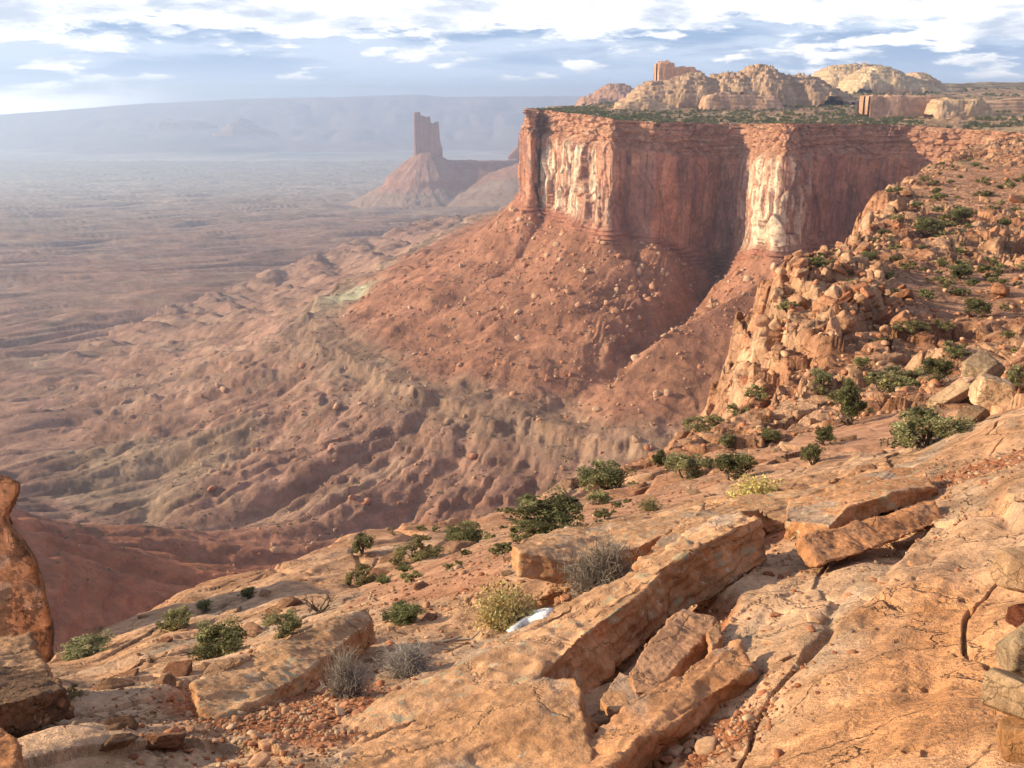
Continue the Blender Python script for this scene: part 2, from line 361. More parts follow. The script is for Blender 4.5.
# ------------------------------------------------------------ mesa cliff (curtain wall)
def build_cliff():
    A = CLIFF[2:]; seg = np.hypot(*np.diff(A, axis=0).T); acc = np.r_[0, np.cumsum(seg)]
    nu, nv = int(2300*Q), int(330*Q)
    s = np.linspace(0, acc[-1], nu)
    # smooth the plan a little so that corners read as rock
    px = np.interp(s, acc, A[:, 0]); py = np.interp(s, acc, A[:, 1])
    ker = np.hanning(2*int(7/(s[1]))+3); ker /= ker.sum(); h = len(ker)//2
    sm = lambda a: np.convolve(np.pad(a, h, 'edge'), ker, 'valid')
    px, py = sm(px), sm(py)
    tx = np.gradient(px); ty = np.gradient(py); l = np.hypot(tx, ty); nx, ny = ty/l, -tx/l
    s0 = _acc[2]+s
    top = CT(s0)+2.2; bot = CB(s0)-34
    v = np.linspace(0, 1, nv); S, Vv = np.meshgrid(s, v); Z = lerp(bot, top, Vv)
    H = (top-CB(s0)); hrel = (Z-CB(s0))/H          # 0 at foot, 1 at rim
    PX = np.broadcast_to(px, S.shape); PY = np.broadcast_to(py, S.shape)
    w = fbm3(PX/30, PY/30, Z/60, 3, 2)*7
    f1, f2, cid = worley2((S+w)/15, Z/62+3.3+S/90, 4); crack = sstep(.0, .06, f2-f1)
    g1, g2, gid = worley2((S+w*.8)/6.5, Z/26, 9); cr2 = sstep(0, .08, g2-g1)
    h1, h2, hid = worley2((S+w*.6)/2.7, Z/9, 11)
    flute = ridge2((S+w)/24, Z/120, 4, 12)
    lit_r = np.clip(np.exp(-((PX/PY-.057)/.04)**4)+np.exp(-((PX/PY-.262)/.035)**4), 0, 1)
    low = sstep(.80, .70, hrel+fbm2(S/40, S*0, 2, 3)*.08)
    rg = .30+.85*lit_r
    disp = low*((cid-.5)*6.5*(rg+.25)+(gid-.5)*3.6*rg+(hid-.5)*1.5*rg-(1-crack)*1.6-(1-cr2)*.6*rg+(flute-.4)*2.2+np.abs(fbm3(PX/30, PY/30, Z/60, 4, 71))*7*rg)
    # ledgy cap
    tz = Z/5.6+fbm2(S/45, Z/60, 3, 7)*1.1; fr = tz-np.floor(tz); led = sstep(0, .16, fr)*1.0-fr*.75
    hh = np.floor(tz); jit = (PERM[(hh.astype(int)*7) & 255]/255.-.5)
    b1, b2, bid = worley2((S+w*.3)/7.5, tz*1.0, 14)
    cap = (led*1.5+jit*2.0+(bid-.5)*4.6-sstep(.15, 0, b2-b1)*1.8+fbm3(PX/14, PY/14, Z/5, 4, 61)*4.5)
    disp = disp+(1-low)*cap
    disp = disp-sstep(.70, 1.0, hrel)*5.5-sstep(.74,.80,hrel+.03*fbm2(S/20,S*0,2,5))*3                                # recede towards the rim
    # tiers at the foot
    ft = sstep(.10, .0, hrel)
    tf = Z/4.2+fbm2(S/30, Z/30, 2, 8)*.8; ff = tf-np.floor(tf)
    disp = disp*(1-ft*.6)+ft*(5+(sstep(0, .3, ff)-ff)*4+(.0-hrel)*26)
    disp = disp+fbm3(PX/9, PY/9, Z/11, 5, 22)*2.2*(1-low*.35)+fbm3(PX/60, PY/60, Z/40, 3, 26)*3
    PXd = PX+nx*disp; PYd = PY+ny*disp
    # colour : red wall, dark varnish streaks, cream panels painting the sunlit faces brighter
    panel = sstep(-.1, .15, fbm2(S/48, Z/75, 2, 36))[..., None]; red = lerp(np.array([.36,.165,.12]), np.array([.50,.235,.15]), panel); n = fbm2(S/22, Z/30, 4, 31)
    col = red*(1+.22*n+.2*fbm2(S/5, Z/5, 3, 33))[..., None]
    streak = sstep(-.05, .3, fbm2(S/4.5, Z/160, 5, 41)+.25*fbm2(S/50, Z/50, 3, 42))
    col = lerp(col, np.array([.20,.125,.11]), (streak*.62*low)[..., None])
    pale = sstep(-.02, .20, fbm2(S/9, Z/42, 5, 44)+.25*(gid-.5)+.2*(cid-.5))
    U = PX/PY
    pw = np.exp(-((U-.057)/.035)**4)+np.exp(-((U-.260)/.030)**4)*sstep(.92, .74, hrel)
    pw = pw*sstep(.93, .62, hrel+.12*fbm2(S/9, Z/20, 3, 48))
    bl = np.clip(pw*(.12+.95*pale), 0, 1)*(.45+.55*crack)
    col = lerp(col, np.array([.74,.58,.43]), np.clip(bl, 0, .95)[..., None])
    lay = fbm2(S/90, Z/1.9, 3, 51); capc = np.array([.41,.205,.13])*(1+.35*lay)[..., None]
    capc = lerp(capc, np.array([.50,.33,.22]), (sstep(.1, .5, fbm2(S/60, Z/4, 3, 53))*.6)[..., None])
    col = lerp(capc, col, low[..., None])
    lc = np.array([.35,.15,.10])*(1+.3*fbm2(S/70, Z/1.6, 2, 55))[..., None]
    col = lerp(col, lc, ft[..., None])
    me = mesh_np('cliff', np.stack([PXd, PYd, Z], -1).reshape(-1, 3), grid_faces(nv, nu)[:, ::-1], np.clip(col.reshape(-1, 3), .02, .9))
    tag(link('cliff', me, rock_mat('cliff_rock', 6, .9, var=.28, dist=.9, crack=16)), kind='structure')
build_cliff()

def build_mesa_top():
    nc, nr = int(900*Q), int(620*Q)
    u = np.linspace(-.06, .72, nc); y = np.exp(np.linspace(math.log(300), math.log(5200), nr)); U, Y = np.meshgrid(u, y); X = U*Y
    z = plateau_T(U, Y)*Y
    z = np.where(Y > 2700, np.minimum(z, P(0, 86, 2700)[2]), z)
    z = z+(ridge2(X/60, Y/60, 4, 5)-.4)*3.2+fbm2(X/12, Y/12, 3, 8)*1.2
    tz = z/4+fbm2(X/150, Y/150, 2, 9); fr = tz-np.floor(tz); z = z+(sstep(.6, .95, fr)-fr)*3
    z = z-1.5
    ins = inside(POLY, X, Y); d, s = polyline_dist(CLIFF, X, Y); d2, _ = polyline_dist(NEAR_EDGE, X, Y)
    keep = ins & (d > 5)
    z = np.where(d < 40, np.minimum(z, CT(s)+2+fbm2(X/9, Y/9, 2, 4)), z)
    n1 = fbm2(X/120, Y/120, 4, 1); n2 = fbm2(X/20, Y/20, 3, 2)
    c = np.array([.36,.22,.135])*(1+.25*n1+.3*n2)[..., None]
    c = lerp(c, np.array([.44,.32,.20]), (sstep(0, .4, n1)*.6)[..., None])
    c = lerp(c, np.array([.17,.15,.08]), (sstep(-.1, .5, n2+n1*.5)*.45)[..., None])
    Fq = grid_faces(nr, nc); kk = keep.ravel(); Fq = Fq[kk[Fq].all(1)]
    V, Fq, col = compact(np.stack([X, Y, z], -1).reshape(-1, 3), Fq, np.clip(c.reshape(-1, 3), .02, .9))
    tag(link('mesa_top', mesh_np('mesa_top', V, Fq, col), rock_mat('mesa_ground', 14, .8, var=.35, dist=1.2)), kind='structure')
build_mesa_top()

# ------------------------------------------------------------ near rim terrain
def bl(u, y, px, py, D, su, sv):
    a, _ = UT(px, py); return np.exp(-((u-a)/su)**2-((np.log(y)-math.log(D))/sv)**2)
def near_height(x, y, col=False):
    u = x/y; z = plateau_T(u, y)*y
    ins = inside(POLY, x, y); d, s = polyline_dist(NEAR_EDGE, x, y); sd = np.where(ins, d, -d)   # >0 on the plateau
    r = y
    k = sstep(30, 75, r)
    n_soil = fbm2(u*9, np.log(y)*5, 4, 77)
    soil = np.clip(bl(u, y, 290, 720, 5.0, .14, .22)*1.3+bl(u, y, 450, 570, 14, .12, .35)*1.1+bl(u, y, 620, 500, 24, .1, .3)+bl(u, y, 950, 480, 9.6, .12, .06)*1.2+bl(u, y, 800, 520, 8.7, .08, .05)
             +bl(u, y, 860, 440, 34, .1, .25)+bl(u, y, 980, 290, 100, .12, .25)*.8+bl(u, y, 690, 640, 5.9, .05, .12)+bl(u, y, 690, 745, 3.9, .08, .09)*1.2+bl(u, y, 990, 180, 240, .12, .35)*.8, 0, 1.3)
    soil = sstep(.35, .65, soil+.45*n_soil)
    # sandstone relief, scaled with distance bands
    out = np.zeros(x.shape)
    al = x*.51+y*.86; q = x*.86-y*.51                    # along and across the strike of the beds
    w = fbm2(al/4.5, q/2.2, 4, 11)
    t = (q+w*1.3)/.75; fr = t-np.floor(t); beds = (sstep(.80, .97, fr)-fr)
    bm_ = sstep(-.1, .35, fbm2(al/3.5, q/1.6, 3, 14))
    nearf = sstep(34, 14, r)
    cid0 = 0.
    rock = beds*.13*bm_+fbm2(al/2.6, q/1.0, 5, 13, .45)*.20+fbm2(x/.5, y/.5, 5, 16, .6)*.040+(cid0-.5)*.0+fbm2(al/.4, q/.12, 3, 18)*.004-.018*sstep(.30, .5, fbm2(x/.12, y/.12, 3, 19))
    f1, f2, cid = worley2((al+w*2)/2.6, (q-w)/1.1, 3)
    rock = rock-.07*sstep(.035, 0, f2-f1)*sstep(.0, .3, w+.15)+(cid-.5)*.06
    so = fbm2(x/.9, y/.9, 4, 23)*.045+fbm2(x/.1, y/.1, 3, 27)*.010
    out += nearf*lerp(rock, so, soil)
    # mid range
    mid = sstep(14, 34, r)
    wm = fbm2(x/14, y/14, 4, 19)
    a1, a2, aid = worley2((x+wm*5)/3.6, (y+wm*5)/3.0, 6)
    a3, a4, aid2 = worley2((x-wm*4)/8.5, (y+wm*6)/7., 8)
    tt = (z+wm*2.2)/1.7; ft = tt-np.floor(tt); ter = (sstep(.72, .94, ft)-ft)*1.7
    mrock = ter*1.15+(aid-.5)*.9-.7*sstep(.12, 0, a2-a1)+(aid2-.5)*1.5+fbm2(x/5, y/5, 5, 29)*1.1+fbm2(x/1.2, y/1.2, 3, 30)*.22
    msoil = fbm2(x/7, y/7, 4, 33)*.5+ter*.22+fbm2(x/1, y/1, 3, 35)*.10
    sc = lerp(.38, 1.15, sstep(25, 90, r))
    out += mid*lerp(mrock, msoil, soil)*sc
    # drop past the rim
    dn = -sd+fbm2(x/lerp(3, 14, k), y/lerp(3, 14, k), 4, 41)*lerp(1.0, 5, k)
    dn = np.clip(dn, 0, None)
    drop = np.where(dn < 2.5, dn*1.0, 2.5+(dn-2.5)*3.2)
    tb = (drop)/lerp(2.2, 4.5, k)+fbm2(x/9, y/9, 2, 43)*.7; fb = tb-np.floor(tb)
    drop = drop+((fb-sstep(.5, .95, fb))*lerp(1.6, 3.6, k))*sstep(0, 2, dn)*sstep(30,50,r)
    zz = z+out-np.minimum(drop, 150)
    if not col: return zz
    n1 = fbm2(x/4, y/4, 4, 51); n2 = fbm2(x/.8, y/.8, 4, 53); nf = fbm2(x/18, y/18, 3, 55)
    c = lerp(PALE, SAND, sstep(-.25, .3, n1*.6+w*.5)[..., None])*(1+.18*n2)[..., None]
    right = np.clip(bl(u, y, 960, 700, 3.2, .28, .28)+bl(u, y, 900, 620, 4.6, .12, .18), 0, 1)
    c = lerp(c, ORANGE*(1+.15*n2)[..., None], (right*sstep(-.5, .3, n1+right*.5)*.9)[..., None])
    gray = sstep(.1, .45, fbm2(al/3+3, q/.8, 4, 57))*nearf
    c = lerp(c, np.array([.40,.34,.27]), (gray*.55)[..., None])
    cm = lerp(np.array([.50,.29,.18]), np.array([.42,.20,.115]), sstep(-.3, .3, nf+n1*.5)[..., None])*(1+.25*(aid-.5)+.15*n2)[..., None]
    c = lerp(c, cm, mid[..., None])
    cs = SOIL*(1+.2*n2)[..., None]; cs2 = np.array([.49,.26,.165])*(1+.2*n1)[..., None]
    cs = lerp(cs, cs2, (sstep(7,13,r)*.85)[..., None])
    c = lerp(c, cs, soil[..., None])
    return zz, c
def near_sheet(name, y0, y1, nr, u0, u1, nc, mat, keepfn=None):
    u = np.linspace(u0, u1, nc); y = np.exp(np.linspace(math.log(y0), math.log(y1), nr)); U, Y = np.meshgrid(u, y); X = U*Y
    z, c = near_height(X, Y, True)
    V = np.stack([X, Y, z], -1).reshape(-1, 3)
    Fq = grid_faces(nr, nc)
    zmin = V[:, 2][Fq].min(1); Fq = Fq[zmin > -150]
    V, Fq, col = compact(V, Fq, np.clip(c.reshape(-1, 3), .02, .9))
    o = link(name, mesh_np(name, V, Fq, col), mat); tag(o, kind='structure'); return o
m_near = rock_mat('slickrock', .30, 1., var=.34, dist=.04, crack=1.1)
m_mid = rock_mat('rim_rock', 1.6, 1., var=.40, dist=.3, crack=3.5)
near_sheet('rock_ground', .6, 40, int(1300*Q), -1.25, 1.35, int(1800*Q), m_near)
near_sheet('rocky_slope', 39, 760, int(1150*Q), -.15, .80, int(1100*Q), m_mid)

# ------------------------------------------------------------ ground queries
def nz(x, y): return near_height(np.atleast_1d(np.asarray(x, float)), np.atleast_1d(np.asarray(y, float)))
def ground_at(px, py, ymin=1.5, ymax=700):
    """first point of the near terrain met by the ray through a photo pixel"""
    u, t = UT(px, py); D = np.exp(np.linspace(math.log(ymin), math.log(ymax), 900)); g = nz(u*D, D); h = t*D-g
    i = np.argmax(h < 0)
    if not (h < 0).any(): return None
    D0 = D[max(i-1, 0)]; D1 = D[i]; h0 = h[max(i-1, 0)]; h1 = h[i]; f = 0 if h0 == h1 else h0/(h0-h1); d = D0+(D1-D0)*np.clip(f, 0, 1)
    return np.array([u*d, d, t*d])

# ------------------------------------------------------------ rocks
def ico(sub):
    bm = bmesh.new(); bmesh.ops.create_icosphere(bm, subdivisions=sub, radius=1); bm.verts.ensure_lookup_table()
    V = np.array([v.co[:] for v in bm.verts]); Fc = np.array([[v.index for v in f.verts] for f in bm.faces]); bm.free(); return V, Fc
ICO = {s: ico(s) for s in (1, 2, 3, 4, 5)}
def rock_geo(seed, sub=4, planes=13, dims=(1, .8, .6), rough=.03, sharp=60, boxy=.0):
    r = np.random.default_rng(seed); V, Fc = ICO[sub]
    n = r.normal(size=(planes, 3)); n /= np.linalg.norm(n, axis=1)[:, None]; d = r.uniform(.52, .92, planes)
    if boxy:
        a = np.vstack([np.eye(3), -np.eye(3)])+r.normal(size=(6, 3))*.13; a /= np.linalg.norm(a, axis=1)[:, None]
        n = np.vstack([a, n]); d = np.r_[np.full(6, .66), d+.12]
    k = (V@n.T)/d; k = np.maximum(k, 1e-3); s = ((k**sharp).sum(1)+(1/1.12)**sharp)**(-1/sharp)
    W = V*s[:, None]
    W = W*(1+rough*3*fbm3(V[:, 0]*1.3, V[:, 1]*1.3, V[:, 2]*1.3, 3, seed % 50)+rough*2.2*fbm3(W[:, 0]*5, W[:, 1]*5, W[:, 2]*8, 4, seed % 37))[:, None]
    return W*np.array(dims), Fc
def rock_mesh(name, seed, col, **kw):
    V, Fc = rock_geo(seed, **kw); n = fbm3(V[:, 0]*2, V[:, 1]*2, V[:, 2]*2, 4, seed % 41)
    c = np.clip(np.array(col)*(1+.3*n)[:, None], .02, .9)
    return mesh_np(name, V, Fc, c)
def rot_np(a, b, c):
    return np.array(Matrix.Rotation(c, 3, 'Z') @ Matrix.Rotation(b, 3, 'Y') @ Matrix.Rotation(a, 3, 'X'))
def merged(name, bases, pts, sizes, seed, mat, cols=None, smooth=False, tilt=.6, squash=1.):
    r = np.random.default_rng(seed); VV = []; FF = []; CC = []; off = 0
    for i, (p, s) in enumerate(zip(pts, sizes)):
        V, Fc = bases[r.integers(len(bases))]
        M3 = rot_np(r.normal()*tilt*.5, r.normal()*tilt*.5, r.uniform(0, 6.28))
        W = (V*s)@M3.T*np.array([1, 1, squash])+p; VV.append(W); FF.append(Fc+off); off += len(W)
        c = np.array(cols[r.integers(len(cols))])*r.uniform(.75, 1.2); CC.append(np.tile(c, (len(W), 1)))
    return link(name, mesh_np(name, np.vstack(VV), np.vstack(FF), np.clip(np.vstack(CC), .02, .9), smooth), mat)

m_slab = rock_mat('lichen_sandstone', .22, .9, var=.34, dist=.016, coord='Object', crack=.9, spots=[((.31,.28,.19), 7., .57), ((.48,.43,.33), 13, .60), ((.16,.12,.10), 9, .66)])
m_slab_clean = rock_mat('sandstone', .22, .9, var=.36, dist=.016, coord='Object', crack=.9, spots=[((.36,.32,.25), 5.1, .64)])
m_dark = rock_mat('varnished_sandstone', .3, 1., var=.5, dist=.03, coord='Object', crack=.8, spots=[((.07,.035,.022), .9, .50)])
m_boulder = rock_mat('boulder_rock', .8, 1., var=.36, dist=.08, coord='Object', rand=.25, crack=1.1)
m_far = rock_mat('talus_rock', 3, .4, var=.25, dist=.1, coord='Position')
m_stone = rock_mat('small_stone', .08, .5, var=.25, dist=.004, coord='Object', rand=.25)

# ------------------------------------------------------------ sandstone slabs
def slab(name, label, cat, top, down, vox, mat, col, group=None, disp=1., seed=1, low=None, bed=(0,0,1), edgeinset=.0, sc=1.):
    T = np.array([P(a_, b_, c_*sc) for a_, b_, c_ in top]); ctr = T.mean(0); n = len(T)
    Bt = (T-ctr)*(1-edgeinset)+ctr+np.array(down)
    if low is not None: Bt = Bt+np.array(low)
    bm = bmesh.new(); a = [bm.verts.new(v-ctr) for v in T]; b = [bm.verts.new(v-ctr) for v in Bt]
    ct = bm.verts.new(T.mean(0)-ctr); cb = bm.verts.new(Bt.mean(0)-ctr)
    for i in range(n):
        j = (i+1) % n
        bm.faces.new((ct, a[i], a[j])); bm.faces.new((cb, b[j], b[i])); bm.faces.new((a[i], b[i], b[j], a[j]))
    bmesh.ops.recalc_face_normals(bm, faces=bm.faces)
    me = bpy.data.meshes.new(name); bm.to_mesh(me); bm.free()
    o = bpy.data.objects.new(name, me); C.objects.link(o)
    md = o.modifiers.new('r', 'REMESH'); md.mode = 'VOXEL'; md.voxel_size = vox
    dg = bpy.context.evaluated_depsgraph_get(); dg.update(); e = o.evaluated_get(dg); m2 = bpy.data.meshes.new_from_object(e)
    o.modifiers.clear(); o.data = m2; m2.name = name; bpy.data.meshes.remove(me)
    nv = len(m2.vertices); V = np.empty(nv*3, np.float32); m2.vertices.foreach_get('co', V); V = V.reshape(-1, 3).astype(float)
    nn = np.empty(nv*3, np.float32); m2.vertex_normals.foreach_get('vector', nn) ; nn = nn.reshape(-1, 3)
    th = np.linalg.norm(down)
    X, Y, Z = V.T
    # horizontal chipped bedding on the edges, broad undulation, chips
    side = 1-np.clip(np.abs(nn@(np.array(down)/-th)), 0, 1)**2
    lay = Z@np.zeros(0) if False else (V@(np.array(down)/-th))
    tz = lay/(th*.22)+fbm3(X/.5, Y/.5, Z/.5, 2, seed)*1.2; fr = tz-np.floor(tz)
    d = disp*(th*.20*fbm3(X/(th*2.2), Y/(th*2.2), Z/(th*2.2), 4, seed)+th*.05*side*(sstep(0, .3, fr)-fr)*1.2+th*.36*side*fbm3(X/(th*1.1), Y/(th*1.1), Z/(th*.8), 4, seed+5)
              +th*.08*fbm3(X/(th*.25), Y/(th*.25), Z/(th*.2), 4, seed+9))
    # flakes broken out of the top surface
    fl = fbm2(X/(th*3.2)+seed, Y/(th*3.2), 3, seed+3); d = d-(1-side)*th*.07*(sstep(.05, .1, fl)+sstep(.25, .29, fl))*disp
    V = V+nn*d[:, None]
    m2.vertices.foreach_set('co', V.astype(np.float32).ravel()); m2.polygons.foreach_set('use_smooth', np.ones(len(m2.polygons), bool))
    nz_ = fbm3(X/.6, Y/.6, Z/.6, 4, seed+2)[:, None]; nf = fbm3(X/.15, Y/.15, Z/.15, 3, seed+4)[:, None]
    c = np.array(col)*(1+.25*nz_+.2*nf)
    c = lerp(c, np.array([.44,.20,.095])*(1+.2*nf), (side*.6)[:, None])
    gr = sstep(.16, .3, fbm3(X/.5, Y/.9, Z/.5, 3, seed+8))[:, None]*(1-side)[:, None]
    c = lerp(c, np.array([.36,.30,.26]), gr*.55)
    set_col(m2, np.clip(c, .02, .9)); m2.update()
    m2.materials.clear(); m2.materials.append(mat); o.location = ctr
    tag(o, label, cat, group); return o
SL = [.54,.30,.17]
slab('sandstone_slab', 'longest sandstone slab, spotted with grey lichen along its thick broken side', 'rock slab',
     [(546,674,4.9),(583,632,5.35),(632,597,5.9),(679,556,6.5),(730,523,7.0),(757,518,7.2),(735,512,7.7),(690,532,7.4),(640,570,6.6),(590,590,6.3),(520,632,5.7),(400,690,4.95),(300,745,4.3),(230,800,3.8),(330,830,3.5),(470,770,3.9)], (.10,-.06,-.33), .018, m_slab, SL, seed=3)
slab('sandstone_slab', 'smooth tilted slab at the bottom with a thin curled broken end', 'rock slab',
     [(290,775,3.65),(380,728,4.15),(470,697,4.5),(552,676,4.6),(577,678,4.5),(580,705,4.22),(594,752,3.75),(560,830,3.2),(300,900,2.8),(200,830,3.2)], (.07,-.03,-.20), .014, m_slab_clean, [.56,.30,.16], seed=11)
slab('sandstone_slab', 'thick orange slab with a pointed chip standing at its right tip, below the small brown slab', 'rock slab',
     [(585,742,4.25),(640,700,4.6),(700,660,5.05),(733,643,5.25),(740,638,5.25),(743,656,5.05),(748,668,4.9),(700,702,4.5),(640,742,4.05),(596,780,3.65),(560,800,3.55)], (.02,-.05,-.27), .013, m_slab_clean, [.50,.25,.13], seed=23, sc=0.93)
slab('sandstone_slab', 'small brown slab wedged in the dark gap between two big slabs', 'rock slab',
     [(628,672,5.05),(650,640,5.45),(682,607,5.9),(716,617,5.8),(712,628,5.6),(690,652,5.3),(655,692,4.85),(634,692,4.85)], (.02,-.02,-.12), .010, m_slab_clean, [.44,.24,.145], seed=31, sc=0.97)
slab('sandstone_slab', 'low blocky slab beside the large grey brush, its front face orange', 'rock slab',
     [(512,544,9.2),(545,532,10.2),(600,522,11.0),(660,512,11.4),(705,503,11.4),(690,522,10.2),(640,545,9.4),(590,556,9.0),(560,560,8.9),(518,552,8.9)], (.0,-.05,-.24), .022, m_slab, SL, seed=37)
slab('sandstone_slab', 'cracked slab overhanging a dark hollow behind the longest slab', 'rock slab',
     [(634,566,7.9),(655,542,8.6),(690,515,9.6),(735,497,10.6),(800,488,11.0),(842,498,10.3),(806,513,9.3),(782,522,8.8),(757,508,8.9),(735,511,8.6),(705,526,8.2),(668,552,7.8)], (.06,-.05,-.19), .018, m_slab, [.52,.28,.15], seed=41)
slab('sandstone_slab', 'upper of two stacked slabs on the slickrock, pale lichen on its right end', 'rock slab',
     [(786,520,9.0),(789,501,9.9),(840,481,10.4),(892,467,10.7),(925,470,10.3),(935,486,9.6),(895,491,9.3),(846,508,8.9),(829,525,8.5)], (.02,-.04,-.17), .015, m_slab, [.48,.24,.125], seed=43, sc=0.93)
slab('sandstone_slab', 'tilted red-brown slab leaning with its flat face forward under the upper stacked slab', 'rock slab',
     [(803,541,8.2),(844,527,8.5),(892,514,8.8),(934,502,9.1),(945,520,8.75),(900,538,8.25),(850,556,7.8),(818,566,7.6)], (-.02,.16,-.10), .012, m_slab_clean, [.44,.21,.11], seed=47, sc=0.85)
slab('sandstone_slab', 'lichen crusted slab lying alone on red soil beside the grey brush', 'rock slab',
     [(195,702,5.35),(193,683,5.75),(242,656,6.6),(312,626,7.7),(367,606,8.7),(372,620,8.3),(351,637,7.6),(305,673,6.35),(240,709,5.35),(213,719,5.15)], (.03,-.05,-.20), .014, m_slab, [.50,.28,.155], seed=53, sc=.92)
slab('sandstone_block', 'flat topped block at the lower left with a dark front face', 'rock block',
     [(-120,640,3.9),(0,634,4.15),(27,634,4.15),(31,652,3.85),(66,688,3.3),(0,704,3.05),(-120,715,2.9)], (.01,.02,-.19), .010, m_dark, [.50,.29,.17], seed=59, sc=1.33)  # dark blotches spread by noise over every face
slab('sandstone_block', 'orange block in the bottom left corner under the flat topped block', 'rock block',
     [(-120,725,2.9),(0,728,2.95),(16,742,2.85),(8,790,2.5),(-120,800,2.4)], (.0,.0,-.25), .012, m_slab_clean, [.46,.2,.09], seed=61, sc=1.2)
# small broken plates near the slabs
for i, (lab, top, dn) in enumerate([
    ('little wedge of stone touching the end of the small brown slab', [(600,700,5.0),(620,672,5.35),(632,676,5.25),(640,700,4.95),(615,712,4.8)], (0,0,-.06)),
    ('thin pale flake on the orange slickrock right of the tilted slab', [(908,560,7.0),(920,553,7.2),(936,557,7.1),(932,566,6.85),(914,567,6.8)], (0,0,-.04)),
    ('broken plate lying just right of the small brown slab', [(708,632,5.6),(718,622,5.8),(722,636,5.55),(712,650,5.3)], (0,0,-.07)),
    ('short slab fragment on red soil at the bottom, right of the chipped slab', [(665,768,3.9),(720,748,4.1),(770,766,3.8),(760,800,3.4),(690,800,3.4)], (0,0,-.08))]):
    slab('stone_plate', lab, 'rock fragment', top, dn, .007, m_slab_clean, [.46,.25,.14], seed=70+i, sc=.94 if i != 1 else .88)

def front_block(name, label, cat, outline, D, depth, vox, mat, col, seed, disp=1., group=None):
    """outcrop block: outline seen from the front at distance D, with real depth away from the viewer"""
    top = [(a, b, D+(dz if dz else 0)) for a, b, dz in outline]
    return slab(name, label, cat, top, (-depth*.52, depth, -depth*.42), vox, mat, col, seed=seed, disp=disp, group=group)
front_block('rock_pillar', 'orange rock pillar with black desert varnish at the left edge', 'rock pillar',
     [(-120,472,0),(2,474,0),(18,481,.0),(17,492,0),(9,504,.0),(3,516,.0),(4,526,.0),(14,536,.0),(22,548,.0),(32,566,0),(40,592,0),(48,622,.1),(51,640,.2),(53,680,.1),(50,760,0),(0,770,0),(-120,770,0)], 17, 2.2, .05, m_dark, [.36,.165,.085], 83, disp=.16)
for i, (lab, px, py, D, s, dm, c) in enumerate([
    ('pale angular rock jutting in at the right edge, topmost of its stack', 1036, 575, 2.75, .115, (.75,.9,.55), [.50,.30,.18]),
    ('dark red rock between the pale rocks at the right edge', 1026, 618, 2.72, .055, (.8,.9,.7), [.22,.07,.04]),
    ('rounded pale rock under the dark red one at the right edge', 1032, 655, 2.6, .10, (.8,.9,.8), [.48,.33,.21]),
    ('wide pale rock third down at the right edge', 1028, 700, 2.45, .105, (1,.9,.5), [.48,.31,.19]),
    ('orange rock at the bottom right corner', 1030, 750, 2.35, .11, (.75,.8,.8), [.48,.24,.11])]):
    me = rock_mesh('rock', 300+i, c, sub=5, dims=dm, planes=11, boxy=1, rough=.03)
    tag(link('rock', me, m_slab_clean, loc=P(px, py, D), scale=(s*1.35,)*3, rot=(.1*i, .15, .7*i)), lab, 'rock')

# ------------------------------------------------------------ boulders
BCOL = [[.48,.26,.155],[.44,.21,.12],[.52,.31,.195],[.40,.175,.095]]
B_V = [rock_mesh('boulder', 400+i, BCOL[i % 4], sub=4, planes=12, dims=[(1,.8,.75),(1.1,.7,.55),(.9,.85,.95),(1.2,.8,.45)][i % 4], boxy=1 if i % 4 else 0, rough=.04) for i in range(10)]
S_V = [rock_mesh('stone', 440+i, BCOL[(i+1) % 4], sub=3, planes=10, dims=[(1,.8,.35),(1.1,.6,.3),(.9,.85,.5)][i % 3], boxy=1 if i % 2 else 0, rough=.05, sharp=90) for i in range(8)]
def put_boulder(p, s, lab, group, name='boulder', cat='boulder', meshes=B_V, mat=None, tilt=.35, r=rng, sq=None):
    me = meshes[r.integers(len(meshes))]; o = link(name, me, mat or m_boulder)
    o.location = p; o.scale = (s, s*r.uniform(.8, 1.2), s*(sq or r.uniform(.7, 1.1))); o.rotation_euler = (r.normal()*tilt, r.normal()*tilt, r.uniform(0, 6.28))
    return tag(o, lab, cat, group)
# pale rock cluster beside the big juniper
for i, (lab, px, py, w, dm, rt, c) in enumerate([
    ('long pale tilted slab behind the dark juniper, in the cream rock cluster', 955, 395, 60, (1.3,.5,.3), (.2,-.55,.15), [.52,.34,.21]),
    ('cream boulder forming the top of the pale rock cluster', 985, 368, 56, (1.2,.8,.6), (.2,-.2,.5), [.54,.37,.24]),
    ('broad cracked cream boulder in the middle of the pale rock cluster', 995, 392, 62, (1.2,.9,.8), (.3,.1,1.2), [.50,.33,.21]),
    ('pinkish boulder perched on the long pale slab', 962, 382, 34, (1.2,.6,.4), (.1,-.6,.1), [.48,.29,.2]),
    ('dark sided boulder under the pale rock cluster', 975, 415, 46, (1.1,.6,.5), (.1,-.5,.2), [.36,.22,.14]),
    ('small rounded cream rock left of the pale rock cluster', 925, 412, 20, (1,.8,.6), (.3,.2,0), [.5,.33,.21])]):
    g = ground_at(px, py+8)
    me = rock_mesh('boulder', 500+i, c, sub=5, planes=9, dims=dm, boxy=1, rough=.03); s = w*g[1]/1000*.47
    tag(link('boulder', me, m_boulder, loc=g+np.array([0, .3*s, .2*s]), rot=rt, scale=(s,)*3), lab, 'boulder')
r = np.random.default_rng(21)
